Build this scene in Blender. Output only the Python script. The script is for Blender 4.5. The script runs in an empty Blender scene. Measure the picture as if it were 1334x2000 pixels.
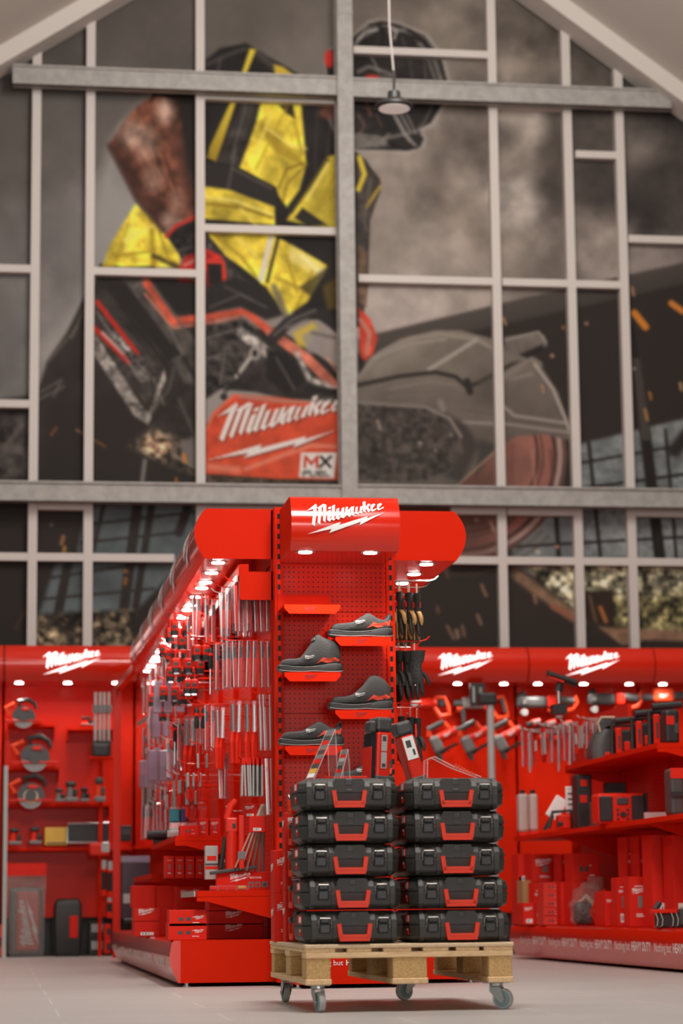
import bpy, bmesh, math, random
import numpy as np
from mathutils import Vector, Matrix, Euler
random.seed(7)
C = bpy.context.scene.collection
S = bpy.context.scene
R = math.radians
# ------------------------------------------------------------------ camera
FPX, CX, CY, EYE = 4722.0, 667.0, 1000.0, 0.40      # 85 mm lens on a 36 mm tall sensor, 1334x2000
def cam_axes(yaw, pitch, roll):
    cy, sy, cp, sp = math.cos(yaw), math.sin(yaw), math.cos(pitch), math.sin(pitch)
    f = Vector((sy*cp, cy*cp, sp)); r = Vector((cy, -sy, 0)); u = r.cross(f)
    c, s = math.cos(roll), math.sin(roll)
    return r*c-u*s, r*s+u*c, f
RV, UV, FV = cam_axes(R(8.17), R(9.26), R(0.63))
def ray(u, v): return FV*FPX + RV*(u-CX) + UV*(CY-v)
def atY(u, v, Y): d = ray(u, v); t = Y/d.y; return Vector((d.x*t, Y, d.z*t+EYE))
def atX(u, v, X): d = ray(u, v); t = X/d.x; return Vector((X, d.y*t, d.z*t+EYE))
def atZ(u, v, Z): d = ray(u, v); t = (Z-EYE)/d.z; return Vector((d.x*t, d.y*t, Z))
cam = bpy.data.cameras.new('camera'); cam_o = bpy.data.objects.new('camera', cam); C.objects.link(cam_o)
cam.sensor_fit = 'VERTICAL'; cam.sensor_height = 36; cam.sensor_width = 24; cam.lens = 85.0
cam_o.matrix_world = Matrix(((RV.x, UV.x, -FV.x, 0), (RV.y, UV.y, -FV.y, 0), (RV.z, UV.z, -FV.z, EYE), (0, 0, 0, 1)))
cam.clip_start = 0.1; cam.clip_end = 200
cam.dof.use_dof = True; cam.dof.focus_distance = 11.2; cam.dof.aperture_fstop = 2.5
S.camera = cam_o
# ------------------------------------------------------------------ materials
MATS = {}
def mat(name, col, rough=.5, metal=0., spec=.5, emit=None, estr=0., alpha=None, trans=0., bump=None, var=None, coat=0.):
    if name in MATS: return MATS[name]
    m = bpy.data.materials.new(name); m.use_nodes = True; nt = m.node_tree
    b = nt.nodes['Principled BSDF']
    b.inputs['Base Color'].default_value = (*col, 1); b.inputs['Roughness'].default_value = rough
    b.inputs['Metallic'].default_value = metal; b.inputs['Specular IOR Level'].default_value = spec
    if coat: b.inputs['Coat Weight'].default_value = coat; b.inputs['Coat Roughness'].default_value = .12
    if trans: b.inputs['Transmission Weight'].default_value = trans
    if alpha is not None: b.inputs['Alpha'].default_value = alpha
    if emit: b.inputs['Emission Color'].default_value = (*emit, 1); b.inputs['Emission Strength'].default_value = estr
    # every surface gets a little procedural variation
    tc = nt.nodes.new('ShaderNodeTexCoord'); nz = nt.nodes.new('ShaderNodeTexNoise')
    sc, amt = var if var else (9., .10)
    nz.inputs['Scale'].default_value = sc; nz.inputs['Detail'].default_value = 4
    nt.links.new(tc.outputs['Object'], nz.inputs['Vector'])
    mr = nt.nodes.new('ShaderNodeMapRange'); mr.inputs['To Min'].default_value = 1-amt; mr.inputs['To Max'].default_value = 1+amt
    nt.links.new(nz.outputs['Fac'], mr.inputs['Value'])
    mx = nt.nodes.new('ShaderNodeVectorMath'); mx.operation = 'SCALE'; mx.inputs[0].default_value = col
    nt.links.new(mr.outputs['Result'], mx.inputs['Scale']); nt.links.new(mx.outputs['Vector'], b.inputs['Base Color'])
    if bump:
        n2 = nt.nodes.new('ShaderNodeTexNoise'); n2.inputs['Scale'].default_value = bump[0]; nt.links.new(tc.outputs['Object'], n2.inputs['Vector'])
        bp = nt.nodes.new('ShaderNodeBump'); bp.inputs['Strength'].default_value = bump[1]; bp.inputs['Distance'].default_value = .01
        nt.links.new(n2.outputs['Fac'], bp.inputs['Height']); nt.links.new(bp.outputs['Normal'], b.inputs['Normal'])
    MATS[name] = m; return m
REDC = (.66, .0175, .003)
RED = mat('red_paint', REDC, .5, 0, .05, var=(3, .05))
REDG = mat('red_gloss', REDC, .26, 0, .22, var=(3, .05), coat=.06)
REDK = mat('red_lacquer', REDC, .2, 0, .3, var=(3, .05), coat=.6)
REDP = mat('red_plastic', (.70, .022, .008), .38, 0, .3)
ORNG = mat('red_orange_plastic', (.80, .07, .02), .45, 0, .25)
CARD = mat('red_carton', (.70, .018, .007), .55, 0, .2, var=(20, .08))
BLK = mat('black_plastic', (.022, .020, .019), .45, var=(30, .15))
CASEM = mat('case_plastic', (.036, .031, .026), .48, bump=(400, .15))
DKG = mat('dark_grey_plastic', (.06, .058, .056), .45)
GRY = mat('grey_plastic', (.19, .18, .17), .45)
LGT = mat('light_grey', (.42, .40, .38), .5)
WHT = mat('white_print', (.86, .83, .80), .6, var=(9, .02))
CHR = mat('chrome', (.75, .74, .73), .22, 1.)
STEEL = mat('brushed_steel', (.48, .47, .45), .38, 1.)
ALU = mat('aluminium', (.55, .53, .50), .45, .6)
FAB = mat('grey_shoe_fabric', (.034, .031, .029), .8, bump=(300, .5))
SOLE = mat('black_rubber', (.028, .026, .025), .6)
SOLG = mat('grey_rubber', (.16, .15, .145), .6)
GLOVE = mat('black_leather', (.020, .018, .016), .65, bump=(90, .4))
TAN = mat('tan_leather', (.36, .20, .06), .7)
TAPE = mat('beige_strap', (.62, .48, .36), .7)
CLEAR = mat('clear_plastic', (.30, .25, .27), .1, 0, 1., alpha=.20)
EDGE = mat('glint_strip', (.85, .78, .78), .15, 0, .8, alpha=.55)  # pale colour standing in for the glint along clear pack edges
CLEARB = mat('clear_acrylic', (.8, .75, .73), .05, 0, 1., alpha=.10)
CLEARE = mat('acrylic_edge', (.9, .85, .82), .1, 0, .8, alpha=.6)
LILAC = mat('tinted_plastic', (.42, .34, .45), .25, 0, .6, alpha=.65)
YEL = mat('yellow_plastic', (.72, .42, .05), .45)
TEAL = mat('teal_plastic', (.02, .28, .34), .45)
BLUE = mat('blue_plastic', (.07, .06, .25), .45)
DARKRED = mat('dark_red_print', (.22, .004, .003), .5)
CREAM = mat('cream_aluminium_bar', (.60, .54, .50), .55, var=(4, .04))
CEIL = mat('white_plaster', (.62, .57, .52), .9, var=(1.5, .02))
GLOWRIM = mat('chrome_ring', (.7, .66, .62), .25, .9)
LAMP = mat('downlight_glow', (1, 1, 1), .5, emit=(1, .93, .86), estr=28)
SIGN = mat('backlit_letter', (.9, .9, .9), .5, emit=(1, .95, .92), estr=1.3)
BRASS = mat('brass_tip', (.7, .5, .2), .3, .9)
GREENT = mat('grey_green_tyre', (.20, .27, .26), .55)
TREAD = mat('grey_tyre', (.40, .38, .36), .6)

def node_mat(name, build, rough=.5, metal=0., spec=.5):
    m = bpy.data.materials.new(name); m.use_nodes = True; nt = m.node_tree; b = nt.nodes['Principled BSDF']
    b.inputs['Roughness'].default_value = rough; b.inputs['Metallic'].default_value = metal; b.inputs['Specular IOR Level'].default_value = spec
    build(nt, b); MATS[name] = m; return m
def N(nt, t, **k):
    n = nt.nodes.new(t)
    for a, v in k.items(): setattr(n, a, v)
    return n
def math_n(nt, op, a, b=None, c=None):
    n = N(nt, 'ShaderNodeMath', operation=op)
    for i, v in enumerate((a, b, c)):
        if v is None: continue
        if isinstance(v, (int, float)): n.inputs[i].default_value = v
        else: nt.links.new(v, n.inputs[i])
    return n.outputs[0]
def mixc(nt, fac, c1, c2):
    n = N(nt, 'ShaderNodeMix', data_type='RGBA')
    for s, v in (('Factor', fac), ('A', c1), ('B', c2)):
        i = [x for x in n.inputs if x.name == s and (x.type == 'RGBA' or s == 'Factor')][0]
        if isinstance(v, tuple): i.default_value = (*v, 1)
        elif isinstance(v, (int, float)): i.default_value = v
        else: nt.links.new(v, i)
    return [o for o in n.outputs if o.type == 'RGBA'][0]
def peg(axis):
    def f(nt, b):
        tc = N(nt, 'ShaderNodeTexCoord'); sp = N(nt, 'ShaderNodeSeparateXYZ'); nt.links.new(tc.outputs['Object'], sp.inputs[0])
        a = math_n(nt, 'SUBTRACT', math_n(nt, 'FRACT', math_n(nt, 'DIVIDE', sp.outputs[axis], .0255)), .5)
        z = math_n(nt, 'SUBTRACT', math_n(nt, 'FRACT', math_n(nt, 'DIVIDE', sp.outputs['Z'], .0255)), .5)
        d = math_n(nt, 'SQRT', math_n(nt, 'ADD', math_n(nt, 'MULTIPLY', a, a), math_n(nt, 'MULTIPLY', z, z)))
        hole = math_n(nt, 'LESS_THAN', d, .15)
        nt.links.new(mixc(nt, hole, REDC, (.05, .002, .002)), b.inputs['Base Color'])
    return f
PEGX = node_mat('red_pegboard', peg('X'), .28, 0, .12)
PEGY = node_mat('red_pegboard_side', peg('Y'), .42, 0, .2)
def slots(nt, b):
    tc = N(nt, 'ShaderNodeTexCoord'); sp = N(nt, 'ShaderNodeSeparateXYZ'); nt.links.new(tc.outputs['Object'], sp.inputs[0])
    z = math_n(nt, 'LESS_THAN', math_n(nt, 'FRACT', math_n(nt, 'DIVIDE', sp.outputs['Z'], .0535)), .52)
    nt.links.new(mixc(nt, z, REDC, (.012, .008, .008)), b.inputs['Base Color'])
SLOT = node_mat('slotted_red_upright', slots, .42, 0, .2)
def tiles(nt, b):
    tc = N(nt, 'ShaderNodeTexCoord'); mp = N(nt, 'ShaderNodeMapping'); nt.links.new(tc.outputs['Object'], mp.inputs[0])
    mp.inputs['Location'].default_value = (.35, .2, 0)
    br = N(nt, 'ShaderNodeTexBrick'); nt.links.new(mp.outputs[0], br.inputs[0]); br.offset = .5
    br.inputs['Scale'].default_value = 1; br.inputs['Mortar Size'].default_value = .004; br.inputs['Brick Width'].default_value = 1.2; br.inputs['Row Height'].default_value = .6
    br.inputs['Color1'].default_value = (.42, .395, .37, 1); br.inputs['Color2'].default_value = (.40, .375, .35, 1); br.inputs['Mortar'].default_value = (.53, .51, .48, 1)
    st = N(nt, 'ShaderNodeMapping'); nt.links.new(tc.outputs['Object'], st.inputs[0]); st.inputs['Scale'].default_value = (.7, 14, 1)
    nz = N(nt, 'ShaderNodeTexNoise'); nz.inputs['Scale'].default_value = 2.5; nz.inputs['Detail'].default_value = 6; nt.links.new(st.outputs[0], nz.inputs[0])
    mr = N(nt, 'ShaderNodeMapRange'); mr.inputs['To Min'].default_value = .86; mr.inputs['To Max'].default_value = 1.14; nt.links.new(nz.outputs['Fac'], mr.inputs['Value'])
    sc = N(nt, 'ShaderNodeVectorMath', operation='SCALE'); nt.links.new(br.outputs['Color'], sc.inputs[0]); nt.links.new(mr.outputs[0], sc.inputs['Scale'])
    nt.links.new(sc.outputs[0], b.inputs['Base Color'])
TILE = node_mat('porcelain_tile', tiles, .42, 0, .4)
def wood(scale, c1, c2):
    def f(nt, b):
        tc = N(nt, 'ShaderNodeTexCoord'); mp = N(nt, 'ShaderNodeMapping'); nt.links.new(tc.outputs['Object'], mp.inputs[0]); mp.inputs['Scale'].default_value = scale
        nz = N(nt, 'ShaderNodeTexNoise'); nz.inputs['Scale'].default_value = 6; nz.inputs['Detail'].default_value = 8; nz.inputs['Roughness'].default_value = .65; nz.inputs['Distortion'].default_value = 1.2
        nt.links.new(mp.outputs[0], nz.inputs[0])
        cr = N(nt, 'ShaderNodeValToRGB'); cr.color_ramp.elements[0].position = .32; cr.color_ramp.elements[1].position = .68
        cr.color_ramp.elements[0].color = (*c1, 1); cr.color_ramp.elements[1].color = (*c2, 1)
        nt.links.new(nz.outputs['Fac'], cr.inputs[0]); nt.links.new(cr.outputs[0], b.inputs['Base Color'])
    return f
PINE = node_mat('pine_board', wood((2, 14, 14), (.66, .41, .20), (.92, .64, .37)), .75)
PINEY = node_mat('pine_runner', wood((14, 2, 14), (.62, .37, .17), (.90, .61, .34)), .75)
BLOCK = node_mat('pressed_chip_block', wood((30, 30, 30), (.38, .20, .06), (.80, .51, .22)), .85)
OSB = node_mat('pressed_board_edge', wood((20, 20, 60), (.52, .34, .19), (.86, .65, .43)), .85)
def galv(nt, b):
    tc = N(nt, 'ShaderNodeTexCoord'); v = N(nt, 'ShaderNodeTexNoise'); v.inputs['Scale'].default_value = 14; v.inputs['Detail'].default_value = 6; nt.links.new(tc.outputs['Object'], v.inputs[0])
    cr = N(nt, 'ShaderNodeValToRGB'); cr.color_ramp.elements[0].position = .3; cr.color_ramp.elements[1].position = .7
    cr.color_ramp.elements[0].color = (.30, .28, .26, 1); cr.color_ramp.elements[1].color = (.40, .378, .352, 1)
    nt.links.new(v.outputs['Fac'], cr.inputs[0]); nt.links.new(cr.outputs[0], b.inputs['Base Color'])
GALV = node_mat('galvanised_steel', galv, .6, .15)
def foil(nt, b):
    tc = N(nt, 'ShaderNodeTexCoord'); v = N(nt, 'ShaderNodeTexNoise'); v.inputs['Scale'].default_value = 16; v.inputs['Detail'].default_value = 3; v.inputs['Distortion'].default_value = 1.5; nt.links.new(tc.outputs['Object'], v.inputs[0])
    bp = N(nt, 'ShaderNodeBump'); bp.inputs['Strength'].default_value = 1; bp.inputs['Distance'].default_value = .03
    nt.links.new(v.outputs['Fac'], bp.inputs['Height']); nt.links.new(bp.outputs[0], b.inputs['Normal'])
    b.inputs['Base Color'].default_value = (.45, .40, .37, 1); b.inputs['Alpha'].default_value = .22
FOIL = node_mat('crumpled_clear_film', foil, .1, 0, 1.)
# ------------------------------------------------------------------ mesh builder
class MB:
    def __init__(s): s.v = []; s.f = []; s.m = []; s.mi = 0; s.mats = []; s.T = Matrix.Identity(4)
    def use(s, m):
        if m not in s.mats: s.mats.append(m)
        s.mi = s.mats.index(m); return s
    def add(s, vs, fs):
        n = len(s.v); s.v += [tuple(s.T @ Vector(p)) for p in vs]
        for f in fs: s.f.append([n+i for i in f]); s.m.append(s.mi)
        return s
    def bx(s, x0, x1, y0, y1, z0, z1):
        return s.add([(x0,y0,z0),(x1,y0,z0),(x1,y1,z0),(x0,y1,z0),(x0,y0,z1),(x1,y0,z1),(x1,y1,z1),(x0,y1,z1)],
                     [(0,3,2,1),(4,5,6,7),(0,1,5,4),(1,2,6,5),(2,3,7,6),(3,0,4,7)])
    def bb(s, x0, x1, y0, y1, z0, z1, r=.01, seg=2):       # bevelled box
        r = min(r, .49*min(x1-x0, y1-y0, z1-z0))
        bm = bmesh.new(); bmesh.ops.create_cube(bm, size=1)
        for v in bm.verts: v.co = Vector(((x0+x1)/2+v.co.x*(x1-x0), (y0+y1)/2+v.co.y*(y1-y0), (z0+z1)/2+v.co.z*(z1-z0)))
        bmesh.ops.bevel(bm, geom=list(bm.edges), offset=r, segments=seg, affect='EDGES', profile=.5)
        return s.bm(bm)
    def bm(s, bm):
        bm.verts.index_update(); vs = [v.co.copy() for v in bm.verts]; fs = [[v.index for v in f.verts] for f in bm.faces]; bm.free(); return s.add(vs, fs)
    def rings(s, rs, cap=True, closed=False):
        n = len(rs[0]); vs = [p for r in rs for p in r]; fs = []
        K = len(rs)
        for i in range(K if closed else K-1):
            j = (i+1) % K
            for k in range(n): l = (k+1) % n; fs.append((i*n+k, i*n+l, j*n+l, j*n+k))
        if cap and not closed: fs.append(tuple(range(n))[::-1]); fs.append(tuple((K-1)*n+k for k in range(n)))
        return s.add(vs, fs)
    def cyl(s, p, q, r, r2=None, n=12):
        p, q = Vector(p), Vector(q); d = (q-p).normalized(); a = d.orthogonal().normalized(); b = d.cross(a); r2 = r if r2 is None else r2
        c = [(math.cos(2*math.pi*k/n), math.sin(2*math.pi*k/n)) for k in range(n)]
        return s.rings([[p+a*(r*x)+b*(r*y) for x, y in c], [q+a*(r2*x)+b*(r2*y) for x, y in c]])
    def tube(s, pts, r, n=8):
        pts = [Vector(p) for p in pts]; rs = []; rr = r if isinstance(r, (list, tuple)) else [r]*len(pts)
        d0 = (pts[1]-pts[0]).normalized(); a = d0.orthogonal().normalized()
        for i, p in enumerate(pts):
            d = (pts[min(i+1, len(pts)-1)]-pts[max(i-1, 0)]).normalized(); a = (a-d*a.dot(d)).normalized(); b = d.cross(a)
            rs.append([p+a*(rr[i]*math.cos(2*math.pi*k/n))+b*(rr[i]*math.sin(2*math.pi*k/n)) for k in range(n)])
        return s.rings(rs)
    def lathe(s, o, axis, prof, n=20):                      # prof: (radius, height along axis)
        o = Vector(o); d = Vector(axis).normalized(); a = d.orthogonal().normalized(); b = d.cross(a)
        return s.rings([[o+d*h+a*(r*math.cos(2*math.pi*k/n))+b*(r*math.sin(2*math.pi*k/n)) for k in range(n)] for r, h in prof])
    def prism(s, pts, f, d0, d1):                           # f(u,v,d) -> point
        n = len(pts)
        vs = [f(u, v, d0) for u, v in pts]+[f(u, v, d1) for u, v in pts]
        return s.add(vs, [tuple(range(n))[::-1], tuple(range(n, 2*n))]+[(k, (k+1) % n, n+(k+1) % n, n+k) for k in range(n)])
    def ball(s, c, rx, ry=None, rz=None, n=12, m=8):
        ry = rx if ry is None else ry; rz = rx if rz is None else rz
        rs = [[(c[0]+rx*math.sin(t)*math.cos(2*math.pi*k/n), c[1]+ry*math.sin(t)*math.sin(2*math.pi*k/n), c[2]+rz*math.cos(t)) for k in range(n)] for t in [math.pi*(.02+.96*i/m) for i in range(m+1)]]
        return s.rings(rs)
    def build(s, name, m=None, parent=None, loc=None, smooth=False, rot=None):
        me = bpy.data.meshes.new(name); me.from_pydata(s.v, [], s.f)
        for x in (s.mats if s.mats else [m]): me.materials.append(x)
        if s.mats: me.polygons.foreach_set('material_index', s.m)
        bm = bmesh.new(); bm.from_mesh(me); bmesh.ops.recalc_face_normals(bm, faces=bm.faces); bm.to_mesh(me); bm.free()
        if smooth: 
            me.polygons.foreach_set('use_smooth', [True]*len(me.polygons))
            me.set_sharp_from_angle(angle=R(40))
        me.update()
        o = bpy.data.objects.new(name, me); C.objects.link(o)
        if parent: o.parent = parent
        if loc: o.location = loc
        if rot: o.rotation_euler = rot
        return o
def tag(o, label, cat, group=None):
    o['label'] = label; o['category'] = cat
    if group: o['group'] = group
    return o
def thing(name, label, cat, loc=(0, 0, 0), rz=0, group=None):
    o = bpy.data.objects.new(name, None); C.objects.link(o); o.empty_display_size = .05
    o.location = loc; o.rotation_euler = (0, 0, rz); return tag(o, label, cat, group)
def struct(o): o['kind'] = 'structure'; return o
KIDS = {}
def dup(root, loc, rot=None, label=None, group=None):
    def cp(o, par):
        c = o.copy(); C.objects.link(c)
        if par: c.parent = par
        for ch in o.children: cp(ch, c)
        return c
    r = cp(root, None); r.location = loc
    if rot is not None: r.rotation_euler = rot
    if label: r['label'] = label
    if group: r['group'] = group
    return r
# ------------------------------------------------------------------ the script lettering with the lightning bolt under it
LOGO = [
 [(15,278),(168,148),(190,178),(125,238)], [(122,240),(186,176),(140,520),(92,490)], [(178,222),(290,146),(338,164),(225,236)],
 [(205,236),(262,178),(224,492),(182,462)], [(280,210),(337,164),(308,462),(268,432)],
 [(364,210),(412,188),(408,232),(360,240)], [(350,274),(404,248),(386,402),(422,388),(376,448),(335,418)],
 [(430,178),(476,158),(448,400),(484,384),(438,432),(398,405)],
 [(490,236),(536,215),(516,376),(560,350),(520,416),(472,394)], [(575,222),(618,202),(598,346),(642,326),(594,392),(550,372)], [(640,202),(680,190),(654,330),(600,388),(614,330)],
 [(664,262),(735,190),(740,222),(706,258),(698,330),(730,318),(692,368),(655,340)], [(722,200),(778,180),(752,308),(790,296),(750,348),(714,325)],
 [(795,205),(838,186),(814,302),(850,282),(824,330),(785,305)], [(872,190),(918,172),(892,284),(932,268),(868,308),(850,290)],
 [(922,102),(968,88),(950,292),(912,262)], [(952,200),(1004,136),(1044,140),(1000,200),(1032,254),(994,290)],
 [(1042,160),(1100,128),(1120,150),(1066,216),(1072,240),(1124,216),(1128,234),(1058,276),(1030,240)], [(1148,146),(1206,118),(1228,142),(1172,200),(1176,222),(1246,186),(1250,204),(1162,252),(1136,222)],
 [(28,640),(548,447),(528,497),(978,350),(968,385),(1260,278),(848,495),(870,442),(372,620),(408,558)]]
def logo_uv(w):                                             # polygons, centred, width w
    k = w/1245.
    return [[((x-637)*k, (364-y)*k) for x, y in p] for p in LOGO]
def logo(name, w, m, f, parent=None, d=.002, cuts=0, loc=None):    # f(u,v,d) places a flat point
    mb = MB()
    for p in logo_uv(w):
        if not cuts: mb.prism(p, f, 0, d)
        else:
            bm = bmesh.new(); vs = [bm.verts.new((u, v, 0)) for u, v in p]; bm.faces.new(vs)
            bmesh.ops.triangulate(bm, faces=bm.faces); bmesh.ops.subdivide_edges(bm, edges=bm.edges, cuts=cuts, use_grid_fill=True)
            bm.verts.index_update()
            mb.add([f(v.co.x, v.co.y, d) for v in bm.verts], [[v.index for v in q.verts] for q in bm.faces]); bm.free()
    return mb.build(name, m, parent, loc)
def text_polys(txt, size, shear=0., bold=0.):
    cu = bpy.data.curves.new('t', 'FONT'); cu.body = txt; cu.size = size; cu.shear = shear; cu.offset = bold; cu.resolution_u = 3; cu.align_x = 'CENTER'
    o = bpy.data.objects.new('t', cu); C.objects.link(o); dg = bpy.context.evaluated_depsgraph_get()
    me = bpy.data.meshes.new_from_object(o.evaluated_get(dg)); vs = [v.co.copy() for v in me.vertices]; fs = [list(p.vertices) for p in me.polygons]
    bpy.data.objects.remove(o); bpy.data.curves.remove(cu); bpy.data.meshes.remove(me); return vs, fs
def text(name, parts, m, f, parent=None, d=.002):           # parts: list of (string, size, bold, u, v)
    mb = MB()
    for t, sz, bo, u, v in parts:
        vs, fs = text_polys(t, sz, 0, bo); mb.add([f(u+p.x, v+p.y, d) for p in vs], fs)
    return mb.build(name, m, parent)
XZ = lambda x, y, z: (lambda u, v, d: (x+u, y-d, z+v))       # faces -Y
YZ = lambda x, y, z: (lambda u, v, d: (x-d, y-u, z+v))       # faces -X, read from the left
# ------------------------------------------------------------------ the setting
YW = 22.3
fl = MB().bx(-14, 24, -6, YW+.3, -.1, 0).build('floor', TILE); struct(fl)
struct(MB().bx(-14, 24, YW+.02, YW+.3, 0, 13).build('wall_back', mat('wall_grey', (.2, .18, .17), .8)))
# sloping ceilings either side of the gable, with a boxed rafter along the wall
def roof(name, tname, a, b, side, k):
    a, b = Vector(a), Vector(b); d = (b-a).normalized(); n = Vector((-d.z, 0, d.x)); n = n if n.z > 0 else -n
    p0, p1 = a-d*9, b+d*12 if False else b+d*9
    mb = MB(); mb.add([p0+Vector((0, .3, 0)), p1+Vector((0, .3, 0)), p1+Vector((0, -14, 0)), p0+Vector((0, -14, 0)),
            p0+n*.2+Vector((0, .3, 0)), p1+n*.2+Vector((0, .3, 0)), p1+n*.2+Vector((0, -14, 0)), p0+n*.2+Vector((0, -14, 0))],
            [(0,1,2,3),(7,6,5,4),(0,4,5,1),(1,5,6,2),(2,6,7,3),(3,7,4,0)])
    struct(mb.build(name, CEIL))
    mb = MB(); q = lambda s, y, h: a+d*s+n*h+Vector((0, y, 0))
    mb.add([q(-9, -.05, 0), q(9, -.05, 0), q(9, -.42, 0), q(-9, -.42, 0), q(-9, -.05, -.16), q(9, -.05, -.16), q(9, -.42, -.16), q(-9, -.42, -.16)],
           [(0,1,2,3),(7,6,5,4),(0,4,5,1),(1,5,6,2),(2,6,7,3),(3,7,4,0)])
    struct(mb.build(tname, CEIL))
up = Vector((0, 0, .16))
roof('ceiling_left', 'trim_1', atY(0, 150, YW)+up, atY(257, 0, YW)+up, -1, 1)
roof('ceiling_right', 'trim_2', atY(1334, 236, YW)+up, atY(1010, 0, YW)+up, 1, 2)
# ------------------------------------------------------------------ the mural: a printed picture, painted on a fine grid of the wall
STEP = 3
gx = np.arange(-150, 1490, STEP, dtype=np.float32); gy = np.arange(-90, 1300, STEP, dtype=np.float32)
PX, PY = np.meshgrid(gx, gy); Hh, Ww = PX.shape
rng = np.random.RandomState(3)
def vnoise(scale, seed):
    r = np.random.RandomState(seed); g = r.rand(int(1500/scale)+4, int(1800/scale)+4)
    x = (PX+160)/scale; y = (PY+100)/scale; xi = x.astype(int); yi = y.astype(int); fx = x-xi; fy = y-yi
    fx = fx*fx*(3-2*fx); fy = fy*fy*(3-2*fy)
    return (g[yi, xi]*(1-fx)+g[yi, xi+1]*fx)*(1-fy)+(g[yi+1, xi]*(1-fx)+g[yi+1, xi+1]*fx)*fy
def fbm(scale, seed, o=4): return sum(vnoise(scale/2**i, seed+i)*.5**i for i in range(o))/sum(.5**i for i in range(o))-.5
N_C, N_M, N_F, N_S = fbm(130, 1, 5), fbm(46, 11, 4), fbm(20, 21, 3), fbm(10, 31, 2)
NOI = {'c': N_C, 'm': N_M, 'f': N_F, 's': N_S, None: None}
sky = [(100,60,86,79,74),(30,300,96,90,86),(100,480,110,105,103),(30,680,108,104,101),(110,620,130,126,123),(120,700,138,134,130),(250,200,100,94,89),(300,60,88,81,77),(210,420,138,134,130),(150,300,104,98,94),
 (530,60,98,90,84),(600,115,116,108,101),(850,50,114,105,96),(820,20,105,96,88),(930,130,118,108,99),(1040,60,106,96,88),(1050,140,128,117,107),(1160,110,92,84,78),(900,260,112,102,94),(760,310,152,140,130),(850,330,132,120,111),(920,440,132,121,111),(800,450,156,144,134),
 (880,520,150,138,129),(800,590,178,165,157),(940,580,165,152,144),(1020,225,172,160,150),(1085,300,92,84,78),(1000,300,150,138,128),(1010,400,178,168,160),(1075,380,84,76,72),(1030,480,150,138,128),(990,540,140,128,118),(1080,500,112,102,95),(1160,230,86,78,73),(1150,350,70,63,60),
 (1170,440,118,108,101),(1160,520,160,148,140),(1265,290,112,103,97),(1270,400,60,54,52),(1310,330,64,58,55),(1300,200,66,60,57),(1290,500,140,129,123),(1450,300,62,56,53),(-120,400,98,93,89)]
sk = np.array(sky, dtype=np.float32); num = np.zeros((Hh, Ww, 3), np.float32); den = np.zeros((Hh, Ww), np.float32)
wx = PX+N_C*70; wy = PY+N_M*60
for x, y, r, g, b in sk:
    w = 1/(((wx-x)**2+(wy-y)**2)+900)**1.6; num += w[..., None]*np.array((r, g, b), np.float32); den += w
IMG = num/den[..., None]
IMG *= (1+(.10+.62*np.clip((PX-640)/300, 0, 1)*np.clip((520-PY)/300+.5, .2, 1))*(N_C*.9+N_M*.75)+.08*N_M)[..., None]
def box(pts, pad):
    xs = [p[0] for p in pts]; ys = [p[1] for p in pts]
    i0 = max(0, int((min(ys)-pad+90)/STEP)); i1 = min(Hh, int((max(ys)+pad+90)/STEP)+2); j0 = max(0, int((min(xs)-pad+150)/STEP)); j1 = min(Ww, int((max(xs)+pad+150)/STEP)+2)
    return slice(i0, max(i0, i1)), slice(j0, max(j0, j1))
def segd(X, Y, a, b):
    dx, dy = b[0]-a[0], b[1]-a[1]; L = dx*dx+dy*dy+1e-9; t = np.clip(((X-a[0])*dx+(Y-a[1])*dy)/L, 0, 1)
    return np.hypot(X-a[0]-t*dx, Y-a[1]-t*dy)
def put(sl, al, col, tex, c2=None, g=None):
    colr = np.array(col, np.float32)[None, None, :]
    if c2 is not None:
        (x0, y0), (x1, y1) = g; X, Y = PX[sl], PY[sl]; L = (x1-x0)**2+(y1-y0)**2
        t = np.clip(((X-x0)*(x1-x0)+(Y-y0)*(y1-y0))/L, 0, 1)[..., None]; colr = colr*(1-t)+np.array(c2, np.float32)*t
    for k, a in (tex or []): colr = colr*(1+a*2*NOI[k][sl][..., None])
    IMG[sl] = IMG[sl]*(1-al[..., None])+np.clip(colr, 8, 250)*al[..., None]
def P(pts, col, soft=3, a=1., tex=None, c2=None, g=None):
    sl = box(pts, soft*2+3); X, Y = PX[sl], PY[sl]
    if X.size == 0: return
    ins = np.zeros(X.shape, bool); d = np.full(X.shape, 1e9, np.float32); n = len(pts)
    for i in range(n):
        p, q = pts[i], pts[(i+1) % n]; d = np.minimum(d, segd(X, Y, p, q))
        if p[1] != q[1]: ins ^= ((p[1] > Y) != (q[1] > Y)) & (X < (q[0]-p[0])*(Y-p[1])/(q[1]-p[1])+p[0])
    put(sl, np.clip(.5+np.where(ins, d, -d)/(2*soft), 0, 1)*a, col, tex, c2, g)
def K(pts, w, col, soft=2.5, a=1., tex=None):
    sl = box(pts, w+soft*2+3); X, Y = PX[sl], PY[sl]
    if X.size == 0: return
    d = np.full(X.shape, 1e9, np.float32)
    for p, q in zip(pts, pts[1:]): d = np.minimum(d, segd(X, Y, p, q))
    put(sl, np.clip(.5+(w/2-d)/(2*soft), 0, 1)*a, col, tex)
def O(c, rx, ry, col, soft=3, a=1., tex=None, **k): P([(c[0]+rx*math.cos(t*.2618), c[1]+ry*math.sin(t*.2618)) for t in range(24)], col, soft, a, tex, **k)
DK = (47, 41, 37)
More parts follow.
